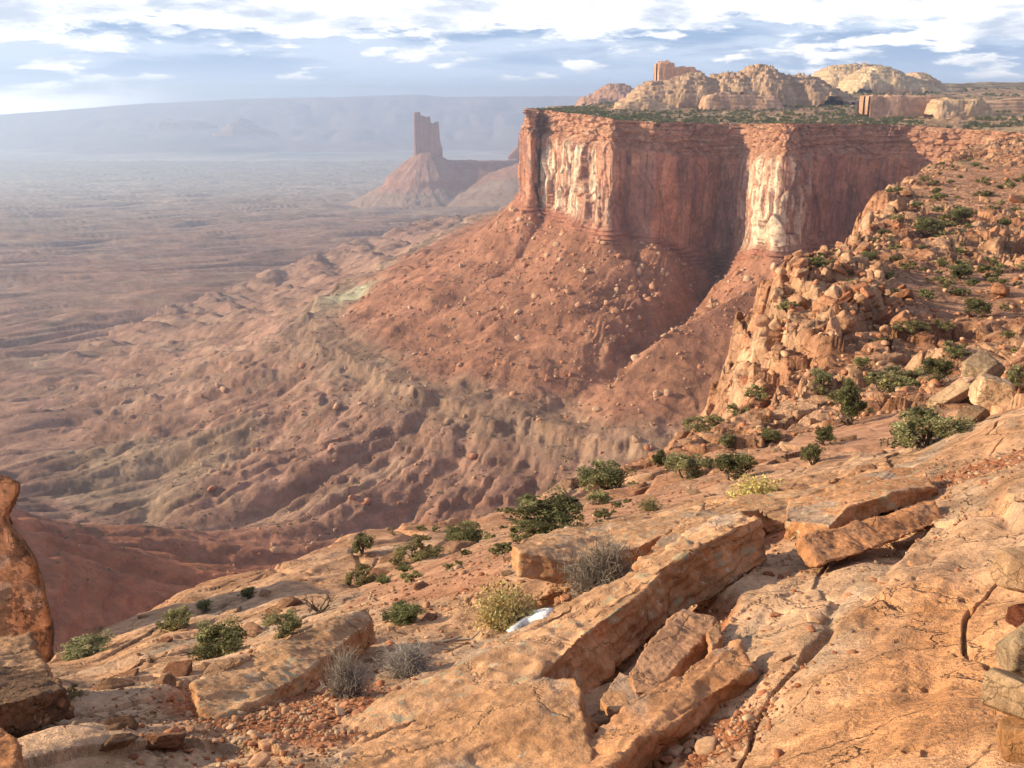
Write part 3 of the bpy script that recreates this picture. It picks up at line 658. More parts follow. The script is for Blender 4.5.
# outcrop along the rim: blocks stacked on the cliff edge
def along(pl, n, r, off):
    seg = np.hypot(*np.diff(pl, axis=0).T); acc = np.r_[0, np.cumsum(seg)]; s = r.uniform(0, acc[-1], n)
    x = np.interp(s, acc, pl[:, 0]); y = np.interp(s, acc, pl[:, 1]); return np.c_[x, y]+off(len(s))
E1 = NEAR_EDGE[13:20]
pts = along(E1, 290, r, lambda n: np.c_[r.normal(size=n)*1.6+.5, r.normal(size=n)*2.2])
g = nz(pts[:, 0], pts[:, 1])
for p, zz in zip(pts, g):
    if zz < -48: continue
    s = np.clip(r.lognormal(-.55, .38), .28, 1.25)
    put_boulder((p[0], p[1], zz+s*.2), s, 'blocky sunlit boulder stacked on the edge of the outcrop cliff', 'boulders stacked along the outcrop cliff', 'outcrop_block', r=r, tilt=.5)
# tumbled pile behind it
pile = [(810,262),(830,270),(850,262),(845,285),(860,290),(875,300),(890,305),(870,270),(905,300),(885,280),(835,300),(850,310),(870,315),(880,330),(845,330),(900,325)]
for i in range(120):
    a, b = pile[i % len(pile)]; gp = ground_at(a+r.normal()*9, b+r.normal()*8)
    if gp is None: continue
    s = np.clip(r.lognormal(-.5, .4), .3, 1.25)
    put_boulder(gp+np.array([0, .3, s*.25]), s, 'angular tan boulder jumbled in the pile behind the outcrop', 'boulders jumbled behind the outcrop', r=r, tilt=.7)
# ones that can be told apart on the slope
for lab, px, py, w in [('big lone boulder on the slope at the far right, paler than the soil round it', 1000, 288, 26), ('leaning grey boulder beside the highest shrubs of the right slope', 1015, 198, 16),
    ('dark shadowed block at the tip of the upper ledge', 898, 205, 24), ('rounded block on top of the ledge beside the canyon head', 906, 190, 16), ('boulder perched on the outcrop skyline beside a small bush', 800, 262, 16)]:
    gp = ground_at(px, py+w*.3) if ground_at(px, py+w*.3) is not None else P(px, py, 120)
    s = w*gp[1]/1000*.55; put_boulder(gp+np.array([0, 0, s*.4]), s, lab, None, r=r, tilt=.3)
n = 260; uu = r.uniform(.16, .60, n); yy = np.exp(r.uniform(math.log(45), math.log(330), n)); xx = uu*yy
ok = inside(POLY, xx, yy); g = nz(xx, yy); k = 0
for x_, y_, z_, o_ in zip(xx, yy, g, ok):
    if not o_ or k >= 150: continue
    s = np.clip(r.lognormal(-1.0, .5), .2, 1.5)*(y_/110)**.45; k += 1
    put_boulder((x_, y_, z_+s*.1), s, 'reddish boulder half buried in the slope among shrubs', 'boulders scattered over the right slope', r=r)

# rubble of small blocks over the outcrop and the slope
p1 = along(E1, 1500, r, lambda n: np.c_[r.normal(size=n)*2.2+.8, r.normal(size=n)*3]); uu = r.uniform(.16, .60, 4200); yy = np.exp(r.uniform(math.log(42), math.log(300), 4200)); p2 = np.c_[uu*yy, yy]
pp = np.vstack([p1, p2]); cl_ = fbm2(pp[:, 0]/6, pp[:, 1]/6, 3, 66); k_ = (cl_ > r.uniform(-.5, .3, len(pp))) & inside(POLY, pp[:, 0]-1.5, pp[:, 1]); pp = pp[k_]; g_ = nz(pp[:, 0], pp[:, 1]); sz_ = np.clip(r.lognormal(-1.6, .45, len(pp)), .08, .55)*(pp[:, 1]/90)**.4
tag(merged('rubble', [rock_geo(760+i, sub=2, planes=8, dims=[(1,.8,.5),(1.2,.6,.5),(1,.9,.8)][i % 3], boxy=i % 2, rough=.02) for i in range(6)], np.c_[pp, g_+sz_*.15], sz_, 8, m_far, BCOL), kind='stuff')

# ------------------------------------------------------------ near stones and gravel
def in_view(x, y, z, m=0):
    # photo pixel of a point
    f = y*CP-z*SP; v = y*SP+z*CP; return 512+F*x/f, 384-F*v/f
cand = []
for px, py, sx, sy, n in [(290,725,60,26,46),(270,700,50,30,14),(700,745,40,16,26),(720,630,20,25,10),(830,585,60,12,18),(770,520,40,10,14),(950,480,60,7,20),(440,640,50,14,20),(560,600,30,15,8),(800,630,40,25,10),(200,740,40,20,8),(330,690,30,20,14),(590,735,10,10,3)]:
    for i in range(n): cand.append((px+r.normal()*sx, py+r.normal()*sy))
for a, b in cand:
    if b > 775: continue
    gp = ground_at(a, b)
    if gp is None: continue
    s = np.clip(r.lognormal(-3.6, .5), .012, .075)*max(1, gp[1]/6)**.5
    red = r.random() < .5
    put_boulder(gp+np.array([0, 0, s*.2]), s, 'small flat red-brown stone lying loose among the slabs', 'loose stones among the slabs', 'stone', 'stone', S_V, m_stone, r=r, tilt=.25)
n = 9000; pts_ = []; 
xs = []; ys = []
for px, py, D, su, sv, n in [(290,725,4.9,.10,.14,2200),(450,600,11,.10,.25,600),(620,500,24,.09,.25,500),(950,480,9.7,.10,.05,700),(700,745,4.0,.06,.07,700),(690,640,5.8,.03,.09,300),(820,560,7.6,.10,.08,500),(200,740,4.6,.1,.1,300)]:
    a, _ = UT(px, py); uu = a+r.normal(size=n)*su; yy = np.exp(math.log(D)+r.normal(size=n)*sv); xs.append(uu*yy); ys.append(yy)
xs = np.concatenate(xs); ys = np.concatenate(ys); zs = nz(xs, ys); sz = np.clip(r.lognormal(-4.5, .45, len(xs)), .005, .04)*np.clip(ys/5, 1, 3)
tag(merged('gravel', [rock_geo(600+i, sub=2, planes=8, dims=(1,.75,.4), boxy=i % 2, rough=.0, sharp=80) for i in range(5)], np.c_[xs, ys, zs+sz*.15], sz, 3, m_stone, [[.42,.19,.10],[.36,.14,.075],[.52,.34,.22],[.44,.24,.14]]), kind='stuff')

# ------------------------------------------------------------ talus boulders
N0 = 15000; th = r.uniform(0, 1, N0)
seg = np.hypot(*np.diff(CLIFF, axis=0).T); acc = np.r_[0, np.cumsum(seg)]; s_ = r.uniform(acc[3], acc[-2], N0)
cx = np.interp(s_, acc, CLIFF[:, 0]); cy = np.interp(s_, acc, CLIFF[:, 1]); dd = np.abs(r.normal(size=N0))*170+8; aa = r.uniform(math.pi*.95, math.pi*1.75, N0)
x_ = cx+np.cos(aa)*dd; y_ = cy+np.sin(aa)*dd
n2 = 900; x2 = r.uniform(-.33, -.08, n2); y2 = r.uniform(480, 900, n2); x_ = np.r_[x_, x2*y2]; y_ = np.r_[y_, y2]
n3 = 900; x3 = r.uniform(-.25, .25, n3); y3 = r.uniform(600, 1100, n3); x_ = np.r_[x_, x3*y3]; y_ = np.r_[y_, y3]
k = ~inside(POLY, x_, y_) & (y_ > 420); dcl, _ = polyline_dist(CLIFF, x_, y_); k &= dcl > 6; x_, y_ = x_[k], y_[k]
z_, _ = basin(x_, y_); sz = np.clip(r.pareto(2.5, len(x_))*.75+.35, .35, 4.6); cl_ = fbm2(x_/26, y_/26, 3, 55); kk_ = cl_ > r.uniform(-.5, .35, len(x_)); x_, y_, z_, sz = x_[kk_], y_[kk_], z_[kk_], sz[kk_]
# keep the visible band
px, py = in_view(x_, y_, z_); k = (px > -30) & (px < 900) & (py > 200) & (py < 660); x_, y_, z_, sz = x_[k], y_[k], z_[k], sz[k]
o = np.argsort(-sz/y_)
TB = [rock_geo(700+i, sub=2, planes=8, dims=(1,.8,.7), rough=.02, sharp=40) for i in range(6)]
TM = [mesh_np('boulder', v, f, np.tile(np.array([[.46,.25,.155],[.42,.19,.11],[.50,.32,.21]][i % 3]), (len(v), 1)), False) for i, (v, f) in enumerate(TB)]
for i in o[:300]:
    put_boulder((x_[i], y_[i], z_[i]+sz[i]*.2), sz[i], 'fallen boulder on the red talus below the big cliff', 'boulders fallen on the talus', 'fallen_rock', 'fallen rock', r=r, meshes=TM, mat=m_far, tilt=.6)
i = o[300:]
tag(merged('talus_rubble', TB, np.c_[x_, y_, z_+sz*.2][i], sz[i], 5, m_far, [[.46,.25,.155],[.42,.18,.10],[.50,.32,.22],[.38,.15,.08]]), kind='stuff')

# ------------------------------------------------------------ far forms: plateau, buttes, domes
def build_plateau():
    n, m = 900, 90
    px = np.linspace(-420, 1500, n); u = (px-512)/F*.985
    v = np.linspace(0, 1, m); U, Vv = np.meshgrid(u, v)
    D = 15500+Vv*9000; X = U*D
    topy = np.interp(px, [-420,0,75,140,250,340,420,445,560,700,1500], [120,115.5,110,104.5,99,97,94.5,97,96,96,96])
    tz = np.array([UT(512, b)[1] for b in topy])
    nn = fbm2(X/2600, D/2600, 5, 3); gl = ridge2(X/700, D/1500, 4, 8)
    k = Vv+nn*.16-(gl-.4)*.05
    prof = np.interp(k, [0, .10, .25, .30, .42, .46, .52, .60, 1], [0, .03, .17, .33, .42, .62, .70, .97, 1.0])
    top = tz[None, :]*18500; Z = lerp(-880, top*D/18500*1.0, prof)
    Z = Z+fbm2(X/400, D/400, 3, 5)*18*prof
    c = np.array([.30,.20,.17])*(1+.4*fbm2(X/500, Z/60, 3, 9))[..., None]
    me = mesh_np('far_plateau', np.stack([X, D, Z], -1).reshape(-1, 3), grid_faces(m, n), np.clip(c.reshape(-1, 3), .02, .9))
    tag(link('far_plateau', me, rock_mat('far_rock', 300, .5, var=.3, dist=20)), kind='structure')
build_plateau()

def mound(name, label, cat, prof, D, depth, base_py, seed, col, parent=None, terr=6., nse=1., power=2.4, steep=None, skew=0., group=None, mat=None, zb=None, rnd=.5, band=None):
    """rock hill with real depth: skyline profile given along its length"""
    px = np.array([p[0] for p in prof], float); hy = np.array([p[1] for p in prof], float)
    x0, x1 = P(px[0], base_py, D)[0], P(px[-1], base_py, D)[0]
    base = P(512, base_py, D)[2]-6
    X = np.array([P(a, b, D)[0] for a, b in zip(px, hy)]); Zp = np.array([P(a, b, D)[2] for a, b in zip(px, hy)])
    nu = int(min(420, max(90, (px[-1]-px[0])*2.6))); nv = int(nu*.6)
    a = np.linspace(x0, x1, nu); b = np.linspace(-1, 1, nv); A, Bv = np.meshgrid(a, b); L_ = x1-x0
    w = fbm2(A/(L_*.22), Bv*depth/(L_*.22), 4, seed)
    h = np.interp(A+w*L_*.03, X, Zp)-base
    q = np.clip(np.abs(Bv+w*.22*nse), 0, 1.0)
    cross = (1-q**power)**rnd if steep is None else sstep(1, steep, q)
    Z = h*cross; Z = Z*(1+.10*nse*fbm2(A/(L_*.05), Bv*depth/(L_*.05), 4, seed+2))
    tz = Z/terr+fbm2(A/(L_*.3), Bv, 2, seed+5)*.8; fr = tz-np.floor(tz); Z = Z+(sstep(.55, .95, fr)-fr)*terr*.75
    Z = np.maximum(Z, -2)
    Yc = D+Bv*depth*.5*(1+0*A)
    c = np.array(col)*(1+.12*np.sin(Z/terr*4.2+w*6)+.25*fbm2(A/(L_*.08), Z/terr, 3, seed+7))[..., None]
    if band is not None: c = lerp(c, np.array(band), (sstep(.35, .1, (Z/np.maximum(h, 1)))*.8)[..., None])
    V = np.stack([A, Yc, Z+base], -1).reshape(-1, 3)
    o_ = np.array([(x0+x1)/2, D, base]); V = V-o_
    me = mesh_np(name, V, grid_faces(nv, nu), np.clip(c.reshape(-1, 3), .02, .9))
    ob = link(name, me, mat or m_dome, loc=o_); tag(ob, label, cat, group)
    return ob
m_dome = rock_mat('dome_rock', 9, .6, var=.25, dist=1., coord='Position')
DC = [.42,.275,.185]; DR = [.45,.24,.15]
mound('sandstone_dome', 'hazy rounded red butte farthest left on the mesa skyline', 'rock dome', [(574,108),(578,101),(582,97),(592,94),(599,89),(606,85),(616,83),(626,84.5),(634,89),(642,96),(652,108)], 3200, 240, 109, 1, [.40,.22,.15], terr=9)
mound('sandstone_dome', 'low hazy ledge at the far left rim of the mesa', 'rock ledge', [(538,114),(541,109),(548,107),(575,106),(600,106),(625,107),(640,112)], 1900, 160, 113, 2, [.33,.20,.14], terr=5, steep=.8)
mound('sandstone_tower', 'upright square rock knob standing highest on the mesa skyline', 'rock knob', [(655,98),(656.5,64),(659,61),(667,60.5),(672,64),(673,66),(684,66),(692,68),(700,73),(712,84),(722,98)], 1750, 70, 99, 3, [.50,.28,.18], terr=7, nse=.3, steep=.8)
mound('sandstone_dome', 'pale humped slickrock just left of the tall rock knob', 'rock dome', [(612,110),(618,101),(625,98),(632,91),(640,85),(650,81),(660,82),(672,78),(685,74),(700,73),(712,80),(722,92),(732,108)], 1600, 150, 110, 4, DC, terr=6, band=DR)
mound('sandstone_dome', 'broad pale slickrock hill with a small domed summit right of the tall knob', 'rock dome', [(700,109),(706,88),(712,76),(725,73),(740,74),(748,68),(756,65.5),(766,67),(774,73),(785,76),(800,75),(812,78),(822,84),(838,92),(850,107)], 1620, 210, 109, 5, [.40,.26,.175], terr=6, nse=1.6, band=[.42,.25,.16])
mound('rock_cliff', 'short sunlit pink cliff at the foot of the broad slickrock hill', 'cliff', [(700,108),(704,97),(712,93),(726,92),(740,95),(755,96),(772,96),(778,101),(782,109)], 1480, 60, 109, 6, [.50,.30,.2], terr=5, nse=.5, steep=.55)
mound('rock_cliff', 'low sunlit rock lump below the pale humped slickrock', 'rock ledge', [(612,109),(620,103),(632,100),(642,96),(652,100),(665,103),(680,109)], 1470, 50, 110, 16, [.52,.34,.22], terr=4, nse=.6, steep=.5)
mound('sandstone_dome', 'larger left dome of the pair on the right skyline, banded cream and red', 'rock dome', [(808,90),(814,78),(822,70),(832,66),(848,64),(866,64),(882,66.5),(896,72),(912,82),(925,90)], 2300, 230, 92, 7, [.47,.33,.21], terr=7, band=[.42,.22,.14])
mound('sandstone_dome', 'cream dome overlapping in front of the banded dome on the right skyline', 'rock dome', [(838,91),(846,80),(858,71),(868,66.5),(880,65.5),(892,69),(900,74),(916,80),(935,91)], 2150, 170, 92, 8, [.50,.36,.23], terr=6, band=[.42,.25,.16])
mound('sandstone_dome', 'small low dome at the right end of the skyline pair', 'rock dome', [(890,90),(900,79),(912,72.5),(922,73),(930,78),(940,85),(950,91)], 2180, 150, 92, 9, [.48,.33,.22], terr=5)
mound('rock_cliff', 'straight pink rock wall on the mesa top, broken tower at its left end', 'cliff', [(863,113),(865,95),(868,93.5),(876,94),(878,98),(880,95),(884,94),(905,95),(926,95),(932,97),(940,113)], 1230, 50, 113, 10, [.50,.29,.19], terr=5, nse=.3, steep=.75)
mound('rock_cliff', 'cream coloured lumpy cliff right of the straight pink wall', 'cliff', [(926,113),(930,103),(936,99),(950,98),(962,100),(972,98),(980,102),(988,113)], 1200, 60, 113, 11, [.50,.33,.21], terr=4, nse=.8, steep=.6)
mound('rock_cliff', 'long low banded wall running out of view on the right', 'cliff', [(968,112),(975,101),(1000,99),(1040,98),(1100,97),(1130,112)], 1260, 60, 113, 12, [.52,.33,.22], terr=4, nse=.4, steep=.7)
mound('rock_cliff', 'dark wooded bench under the skyline at the far right', 'ridge', [(820,96),(850,88),(920,83.5),(1000,82.5),(1100,82),(1200,90)], 2500, 300, 97, 13, [.24,.18,.12], terr=5, nse=.8)

def build_butte():
    D = 5500.; pc = lambda a, b: P(a, b, D)
    cx = pc(427, 150)[0]; root = bpy.data.objects.new('butte', None); C.objects.link(root); root.location = (cx, D, -560)
    tag(root, 'lone tower butte on a cone of talus, hazy in the canyon distance', 'butte')
    n, m = 620, 330
    x = np.linspace(-620, 1150, n); y = np.linspace(-720, 560, m); X, Y = np.meshgrid(x, y)
    w = fbm2(X/160, Y/160, 4, 5)
    d1 = np.hypot(X, Y)+w*12
    cone = np.interp(d1, [50, 150, 225, 233, 300, 420, 700], [-290, -372, -428, -462, -500, -560, -640])+fbm2(X/30, Y/30, 3, 44)*4
    rid = np.array([[-30., 0], [60, 30], [330, 60], [560, 30], [900, 60], [1300, 0]])
    dr, _ = polyline_dist(rid, X, Y); dr = dr+w*42
    tab = np.interp(dr, [0, 80, 86, 94, 100, 130, 165, 180, 192, 250, 340, 520], [-338, -346, -347, -378, -382, -405, -425, -430, -452, -505, -560, -600])
    c2 = -300-np.hypot((X-560), Y-20)*.42
    Z = np.maximum(np.maximum(np.minimum(cone, -292), tab), c2)+fbm2(X/60, Y/60, 4, 9)*8+(ridge2(np.arctan2(Y,X)*3.2, dr/400, 3, 9)-.4)*np.interp(dr, [0, 60, 200, 400], [0, 2, 7, 4])
    c = np.array([.36,.19,.14])*(1+.3*w)[..., None]
    c = lerp(c, np.array([.31,.22,.17])*(1+.2*(ridge2(X/40, Y/40, 3, 12)-.4))[..., None], (sstep(230, 290, dr)*.8)[..., None])
    me = mesh_np('talus_slope', np.stack([X, Y, Z+560], -1).reshape(-1, 3), grid_faces(m, n), np.clip(c.reshape(-1, 3), .02, .9))
    link('talus_slope', me, m_far2, parent=root)
    # tower: block with fluted faces and stepped top
    def tower(prof, depth, seed, base):
        px = [p[0] for p in prof]; xa = np.array([pc(a, 150)[0]-cx for a in px]); za = np.array([pc(a, b)[2] for a, b in prof])
        nu, nv = 150, 60; a = np.linspace(xa[0], xa[-1], nu); b = np.linspace(-1, 1, nv); A, B_ = np.meshgrid(a, b)
        h = np.interp(A+perlin2(A/9, B_*3, seed)*3, xa, za)
        q = np.abs(B_+fbm2(A/14, B_*2, 3, seed)*.12); Z = lerp(base, h, sstep(1, .82, q)+.0)
        c = np.array([.40,.21,.15])*(1+.25*fbm2(A/6, Z/40, 3, seed))[..., None]
        me = mesh_np('tower', np.stack([A, B_*depth/2, Z+560], -1).reshape(-1, 3), grid_faces(nv, nu), np.clip(c.reshape(-1, 3), .02, .9))
        link('tower', me, m_far2, parent=root)
    tower([(414.6,152),(415,151),(415.5,113),(417,112),(420,112),(420.8,115.5),(424,116),(425,117),(430,116.5),(430.8,123),(434,123.5),(436,122),(438.3,121.5),(439,128),(439.5,140),(441.5,148),(442,152)], 95, 4, -318)
    return cx
m_far2 = rock_mat('butte_rock', 30, .5, var=.2, dist=3)
build_butte()
D = 5400
mound('rock_spire', 'tiny twin pointed spire on the ridge right of the tower butte', 'spire', [(508,156),(513,151),(517,146),(518,139.5),(519,137),(520,139.5),(521,143),(523,140),(524,142),(526,140),(529,145),(540,156)], D, 60, 158, 14, [.36,.19,.14], terr=9, nse=.3, steep=.7)
mound('distant_butte', 'faint bluish mesa on the canyon floor before the far plateau, left of centre', 'butte', [(160,128),(168,120),(190,120),(200,121),(212,127)], 16500, 900, 129, 15, [.36,.2,.15], terr=60, steep=.6)
mound('distant_butte', 'faint pointed butte in the haze left of the tower butte', 'butte', [(215,134),(228,126),(235,121),(241,118.5),(247,121),(256,127),(275,134)], 15500, 800, 135, 17, [.36,.2,.15], terr=50, steep=.5)

# ------------------------------------------------------------ plants
def leaf_mat(name, col, var=.3, trans=.35):
    m, nt, b = mat_new(name); L = nt.links.new; b.inputs['Roughness'].default_value = .75; b.inputs['Specular IOR Level'].default_value = .2
    at = N(nt, 'ShaderNodeAttribute', attribute_name='Col'); oi = N(nt, 'ShaderNodeObjectInfo')
    r_ = N(nt, 'ShaderNodeMapRange'); r_.inputs[3].default_value = 1-var; r_.inputs[4].default_value = 1+var; L(oi.outputs['Random'], r_.inputs[0])
    x = N(nt, 'ShaderNodeVectorMath', operation='SCALE'); L(at.outputs['Color'], x.inputs[0]); L(r_.outputs[0], x.inputs['Scale']); L(x.outputs[0], b.inputs['Base Color'])
    t = N(nt, 'ShaderNodeBsdfTranslucent'); L(x.outputs[0], t.inputs['Color']); mx = N(nt, 'ShaderNodeMixShader'); mx.inputs[0].default_value = trans
    out = nt.nodes['Material Output']; L(b.outputs[0], mx.inputs[1]); L(t.outputs[0], mx.inputs[2]); L(mx.outputs[0], out.inputs['Surface']); return m
m_leaf = leaf_mat('juniper_leaf', None); m_twig = leaf_mat('twig', None, .2, .05)
m_wood = rock_mat('bark', .05, .8, base=(.13,.10,.08), attr=False, var=.3, dist=.004, coord='Object')
def tubes(paths, sides=4):
    VV = []; FF = []; off = 0
    for p, rad in paths:
        p = np.array(p, float); k = len(p); rad = np.broadcast_to(rad, (k,)) if np.ndim(rad) == 0 else np.array(rad)
        t = np.gradient(p, axis=0); t /= np.linalg.norm(t, axis=1)[:, None]+1e-9
        a = np.cross(t, [.31, .17, .93]); a /= np.linalg.norm(a, axis=1)[:, None]+1e-9; b = np.cross(t, a)
        an = np.arange(sides)*2*np.pi/sides
        ring = p[:, None]+rad[:, None, None]*(np.cos(an)[None, :, None]*a[:, None]+np.sin(an)[None, :, None]*b[:, None])
        VV.append(ring.reshape(-1, 3))
        for i in range(k-1):
            for j in range(sides):
                q = (j+1) % sides; FF.append((off+i*sides+j, off+i*sides+q, off+(i+1)*sides+q, off+(i+1)*sides+j))
        off += k*sides
    return np.vstack(VV), np.array(FF)
def branchy(r, base, dirn, length, rad, depth, spread=.7, out=None, seg=4, wig=.25):
    if out is None: out = []
    p = [np.array(base, float)]; d = np.array(dirn, float); d /= np.linalg.norm(d)
    for i in range(seg):
        d = d+r.normal(size=3)*wig*.5; d /= np.linalg.norm(d); p.append(p[-1]+d*length/seg)
    out.append((p, np.linspace(rad, rad*.55, seg+1)))
    if depth > 0:
        for k in range(r.integers(2, 4)):
            i = r.integers(max(1, seg//2), seg+1); nd = d+r.normal(size=3)*spread; nd[2] += .15
            branchy(r, p[i], nd, length*r.uniform(.55, .8), rad*.55, depth-1, spread, out, seg, wig)
    return out
def leaves(r, centres, radii, per, size, col, flat=.75, vs=.35):
    n = len(centres)*per; ci = np.repeat(np.arange(len(centres)), per)
    d = r.normal(size=(n, 3)); d /= np.linalg.norm(d, axis=1)[:, None]; rr = r.uniform(.35, 1.05, n)**.6
    p = np.array(centres)[ci]+d*(rr*np.array(radii)[ci])[:, None]*np.array([1, 1, flat])
    a = r.normal(size=(n, 3)); a /= np.linalg.norm(a, axis=1)[:, None]; b = np.cross(a, r.normal(size=(n, 3))); b /= np.linalg.norm(b, axis=1)[:, None]
    s = size*r.uniform(.6, 1.3, n)[:, None]
    V = np.stack([p-a*s*.5, p+b*s*.35, p+a*s*.9, p-b*s*.35], 1).reshape(-1, 3); Fq = np.arange(4*n).reshape(n, 4)
    cc = np.array(col)*(1+vs*r.normal(size=(len(centres), 1)))[ci]*(1+.25*r.normal(size=(n, 1))); c = np.repeat(np.clip(cc, .012, .6), 4, 0)
    return V, Fq, c
def juniper_meshes(seed, ncl=34, per=90, size=.045, wide=.8, tall=1., col=(.085,.10,.032)):
    r = np.random.default_rng(seed); br = []
    for k in range(r.integers(3, 6)):
        a = r.uniform(0, 6.28); branchy(r, (r.normal()*.03, r.normal()*.03, -.05), (math.cos(a)*.7, math.sin(a)*.7, r.uniform(.6, 1.2)), .34, .040, 2, .6, br)
    V, Fq = tubes(br, 5); tm = mesh_np('trunk', V, Fq)
    lobes = [(np.array([math.cos(a)*wide*.34*r.uniform(.3,1.2), math.sin(a)*wide*.34*r.uniform(.3,1.2), r.uniform(.30, .72)*tall]), r.uniform(.16, .30)) for a in np.linspace(0, 6.28, 8)+r.uniform(0, 1)]
    cs = []; rs = []
    for i in range(ncl):
        c, R_ = lobes[r.integers(len(lobes))]; d = r.normal(size=3); d /= np.linalg.norm(d); q = c+d*R_*r.uniform(.3, 1.1)
        q[2] = max(q[2], .10); cs.append(q); rs.append(r.uniform(.07, .14))
    V, Fq, c = leaves(r, cs, rs, per, size, col); fm = mesh_np('foliage', V, Fq, c, False)
    return tm, fm
JUN = [juniper_meshes(900+i, 85, 60, .042, wide=[.9,1.1,.75,1.2][i % 4], tall=[1,.85,1.1,.8][i % 4], col=[(.19,.18,.08),(.22,.205,.10),(.155,.155,.065),(.235,.20,.09)][i % 4]) for i in range(6)]
JUM = [juniper_meshes(940+i, 46, 30, .08, wide=1.0, tall=.9, col=[(.20,.19,.08),(.25,.22,.10),(.17,.17,.07)][i % 3]) for i in range(5)]
def put_juniper(pos, w, h, lab, group=None, lib=JUN, name='juniper_shrub', cat='shrub', r=rng):
    tm, fm = lib[r.integers(len(lib))]; root = bpy.data.objects.new(name, None); C.objects.link(root)
    root.location = pos; root.rotation_euler = (0, 0, r.uniform(0, 6.28)); root.scale = (w/1.0, w/1.0, h/.95)
    link('trunk', tm, m_wood, parent=root); link('foliage', fm, m_leaf, parent=root); return tag(root, lab, cat, group)
r = np.random.default_rng(77)
for px, py, sx, sy, n in [(430,560,60,16,14),(150,665,50,14,14),(260,615,40,12,10),(640,480,50,14,12),(120,735,40,12,6),(800,450,50,16,14)]:
    for i in range(n):
        gp = ground_at(px+r.normal()*sx, py+r.normal()*sy)
        if gp is None or gp[1] > 90: continue
        s = np.clip(r.lognormal(-1.5, .45), .08, .6)*(gp[1]/18)**.6
        put_boulder(gp-np.array([0, 0, s*.1]), s, 'rounded pinkish rock half sunk in the ground along the rim', 'half sunk rocks along the rim', 'rim_rock', 'rock', r=r, tilt=.2, sq=.55)
r = np.random.default_rng(5)
SHR = [
 (545,537,88,44,'biggest dark green juniper in front of the canyon, beside the low blocky slab'),(468,547,44,24,'round juniper on pink sand left of the biggest rim juniper'),(417,562,42,24,'juniper on the pink sand, third from the dead tree going right'),
 (362,555,25,24,'upright little juniper at the very lip of the pink rim'),(360,588,27,24,'small juniper right of the dead tree'),(402,626,56,20,'low spreading bush below the pink sand, right of the lichen slab'),
 (222,656,72,42,'full feathery juniper standing behind the lichen crusted slab'),(175,632,40,28,'juniper above the pale boulders left of the feathery juniper'),(286,636,42,28,'green juniper growing at the foot of the dead tree'),
 (248,601,22,14,'tiny bush in a notch of the rim, left of the dead tree'),(205,613,20,12,'tiny bush on the rim above the feathery juniper'),(88,657,62,15,'low green thicket at the brink beside the varnished pillar'),(72,700,17,15,'small dark bush just right of the flat topped block'),
 (606,492,56,30,'spreading rim juniper right of the biggest rim juniper'),(600,506,30,18,'low bush just below the spreading rim juniper'),(686,480,48,31,'dark dense juniper with a bare twisted trunk, centre of the rim slope'),(658,470,19,20,'narrow bush touching the left of the twisted juniper'),
 (734,482,46,30,'light green bush above the upper yellow bush'),(702,433,38,17,'low bush on the lip where the rim meets the outcrop'),(726,449,21,17,'round dark bush below the outcrop foot'),(768,444,23,15,'small bush on pale rock right of the outcrop foot'),
 (812,467,23,24,'upright bush on the pale ledges, lower of two'),(825,447,27,18,'upright bush on the pale ledges, upper of two'),(850,427,40,42,'tall airy juniper in the middle of the lower bench'),(922,449,78,42,'widest dark juniper below the cream rock cluster'),
 (935,385,32,28,'darkest round juniper touching the cream rock cluster'),(905,386,42,18,'pale green bush left of the darkest round juniper'),(877,387,26,14,'low pale bush on the lower bench, left of the pale green bush'),(862,371,20,13,'small bush at the foot of the banded ledge'),
 (822,387,22,18,'bush standing on the outcrop shelf'),(911,335,30,17,'bush in the middle of the right slope above the banded ledge'),(943,334,18,14,'little bush right of the middle slope bush'),(973,319,28,20,'wide bush at the right under the lone boulder'),
 (960,281,27,17,'bush on bare red soil left of the lone boulder'),(1016,389,22,25,'dark bush at the right edge beside the cream rock cluster'),(959,223,28,16,'largest bush on the upper right slope'),(926,238,28,19,'bush close to the upper ledge edge'),(822,263,14,8,'tiny bush on the outcrop skyline'),(868,262,18,9,'low bush on the outcrop top near the canyon head')]
for px, py, w, h, lab in SHR:
    g = ground_at(px, py-2)
    if g is None: continue
    if py > 640 and px < 100: pass
    D = g[1]; put_juniper(g-np.array([0, 0, .02*h*D/1000]), w*D/1000*1.0, h*D/1000*1.15, lab, None, JUN, r=r)
n = 620; uu = r.uniform(.14, .60, n); yy = np.where(np.arange(n) % 5 < 2, np.exp(r.uniform(math.log(48), math.log(520), n)), np.exp(r.uniform(math.log(95), math.log(330), n))); uu = np.where(yy > 95, r.uniform(.30, .56, n), uu); xx = uu*yy; ok = inside(POLY, xx, yy); zz = nz(xx, yy); k = 0
dens = fbm2(xx/12, yy/12, 3, 9)
for x1, y1, z1, o1, d1 in zip(xx, yy, zz, ok, dens):
    if not o1 or d1 < -.15 or k > 255: continue
    k += 1; s = r.uniform(.5, 1.5)*(1+.5*(y1 > 150)); put_juniper((x1, y1, z1), s*1.2, s*.8, 'small green shrub scattered over the rocky right slope', 'shrubs scattered over the right slope', JUM, r=r)
n = 60; uu = r.uniform(-.16, .14, n); yy = np.exp(r.uniform(math.log(13), math.log(44), n)); xx = uu*yy; ok = inside(POLY, xx, yy); zz = nz(xx, yy)
for x1, y1, z1, o1 in zip(xx, yy, zz, ok):
    if not o1: continue
    s = r.uniform(.12, .28); put_juniper((x1, y1, z1), s*1.2, s*.8, 'tuft of low dry scrub dotting the pink sand at the rim', 'tufts on the pink sand', JUM, name='scrub_tuft', cat='tuft', r=r)
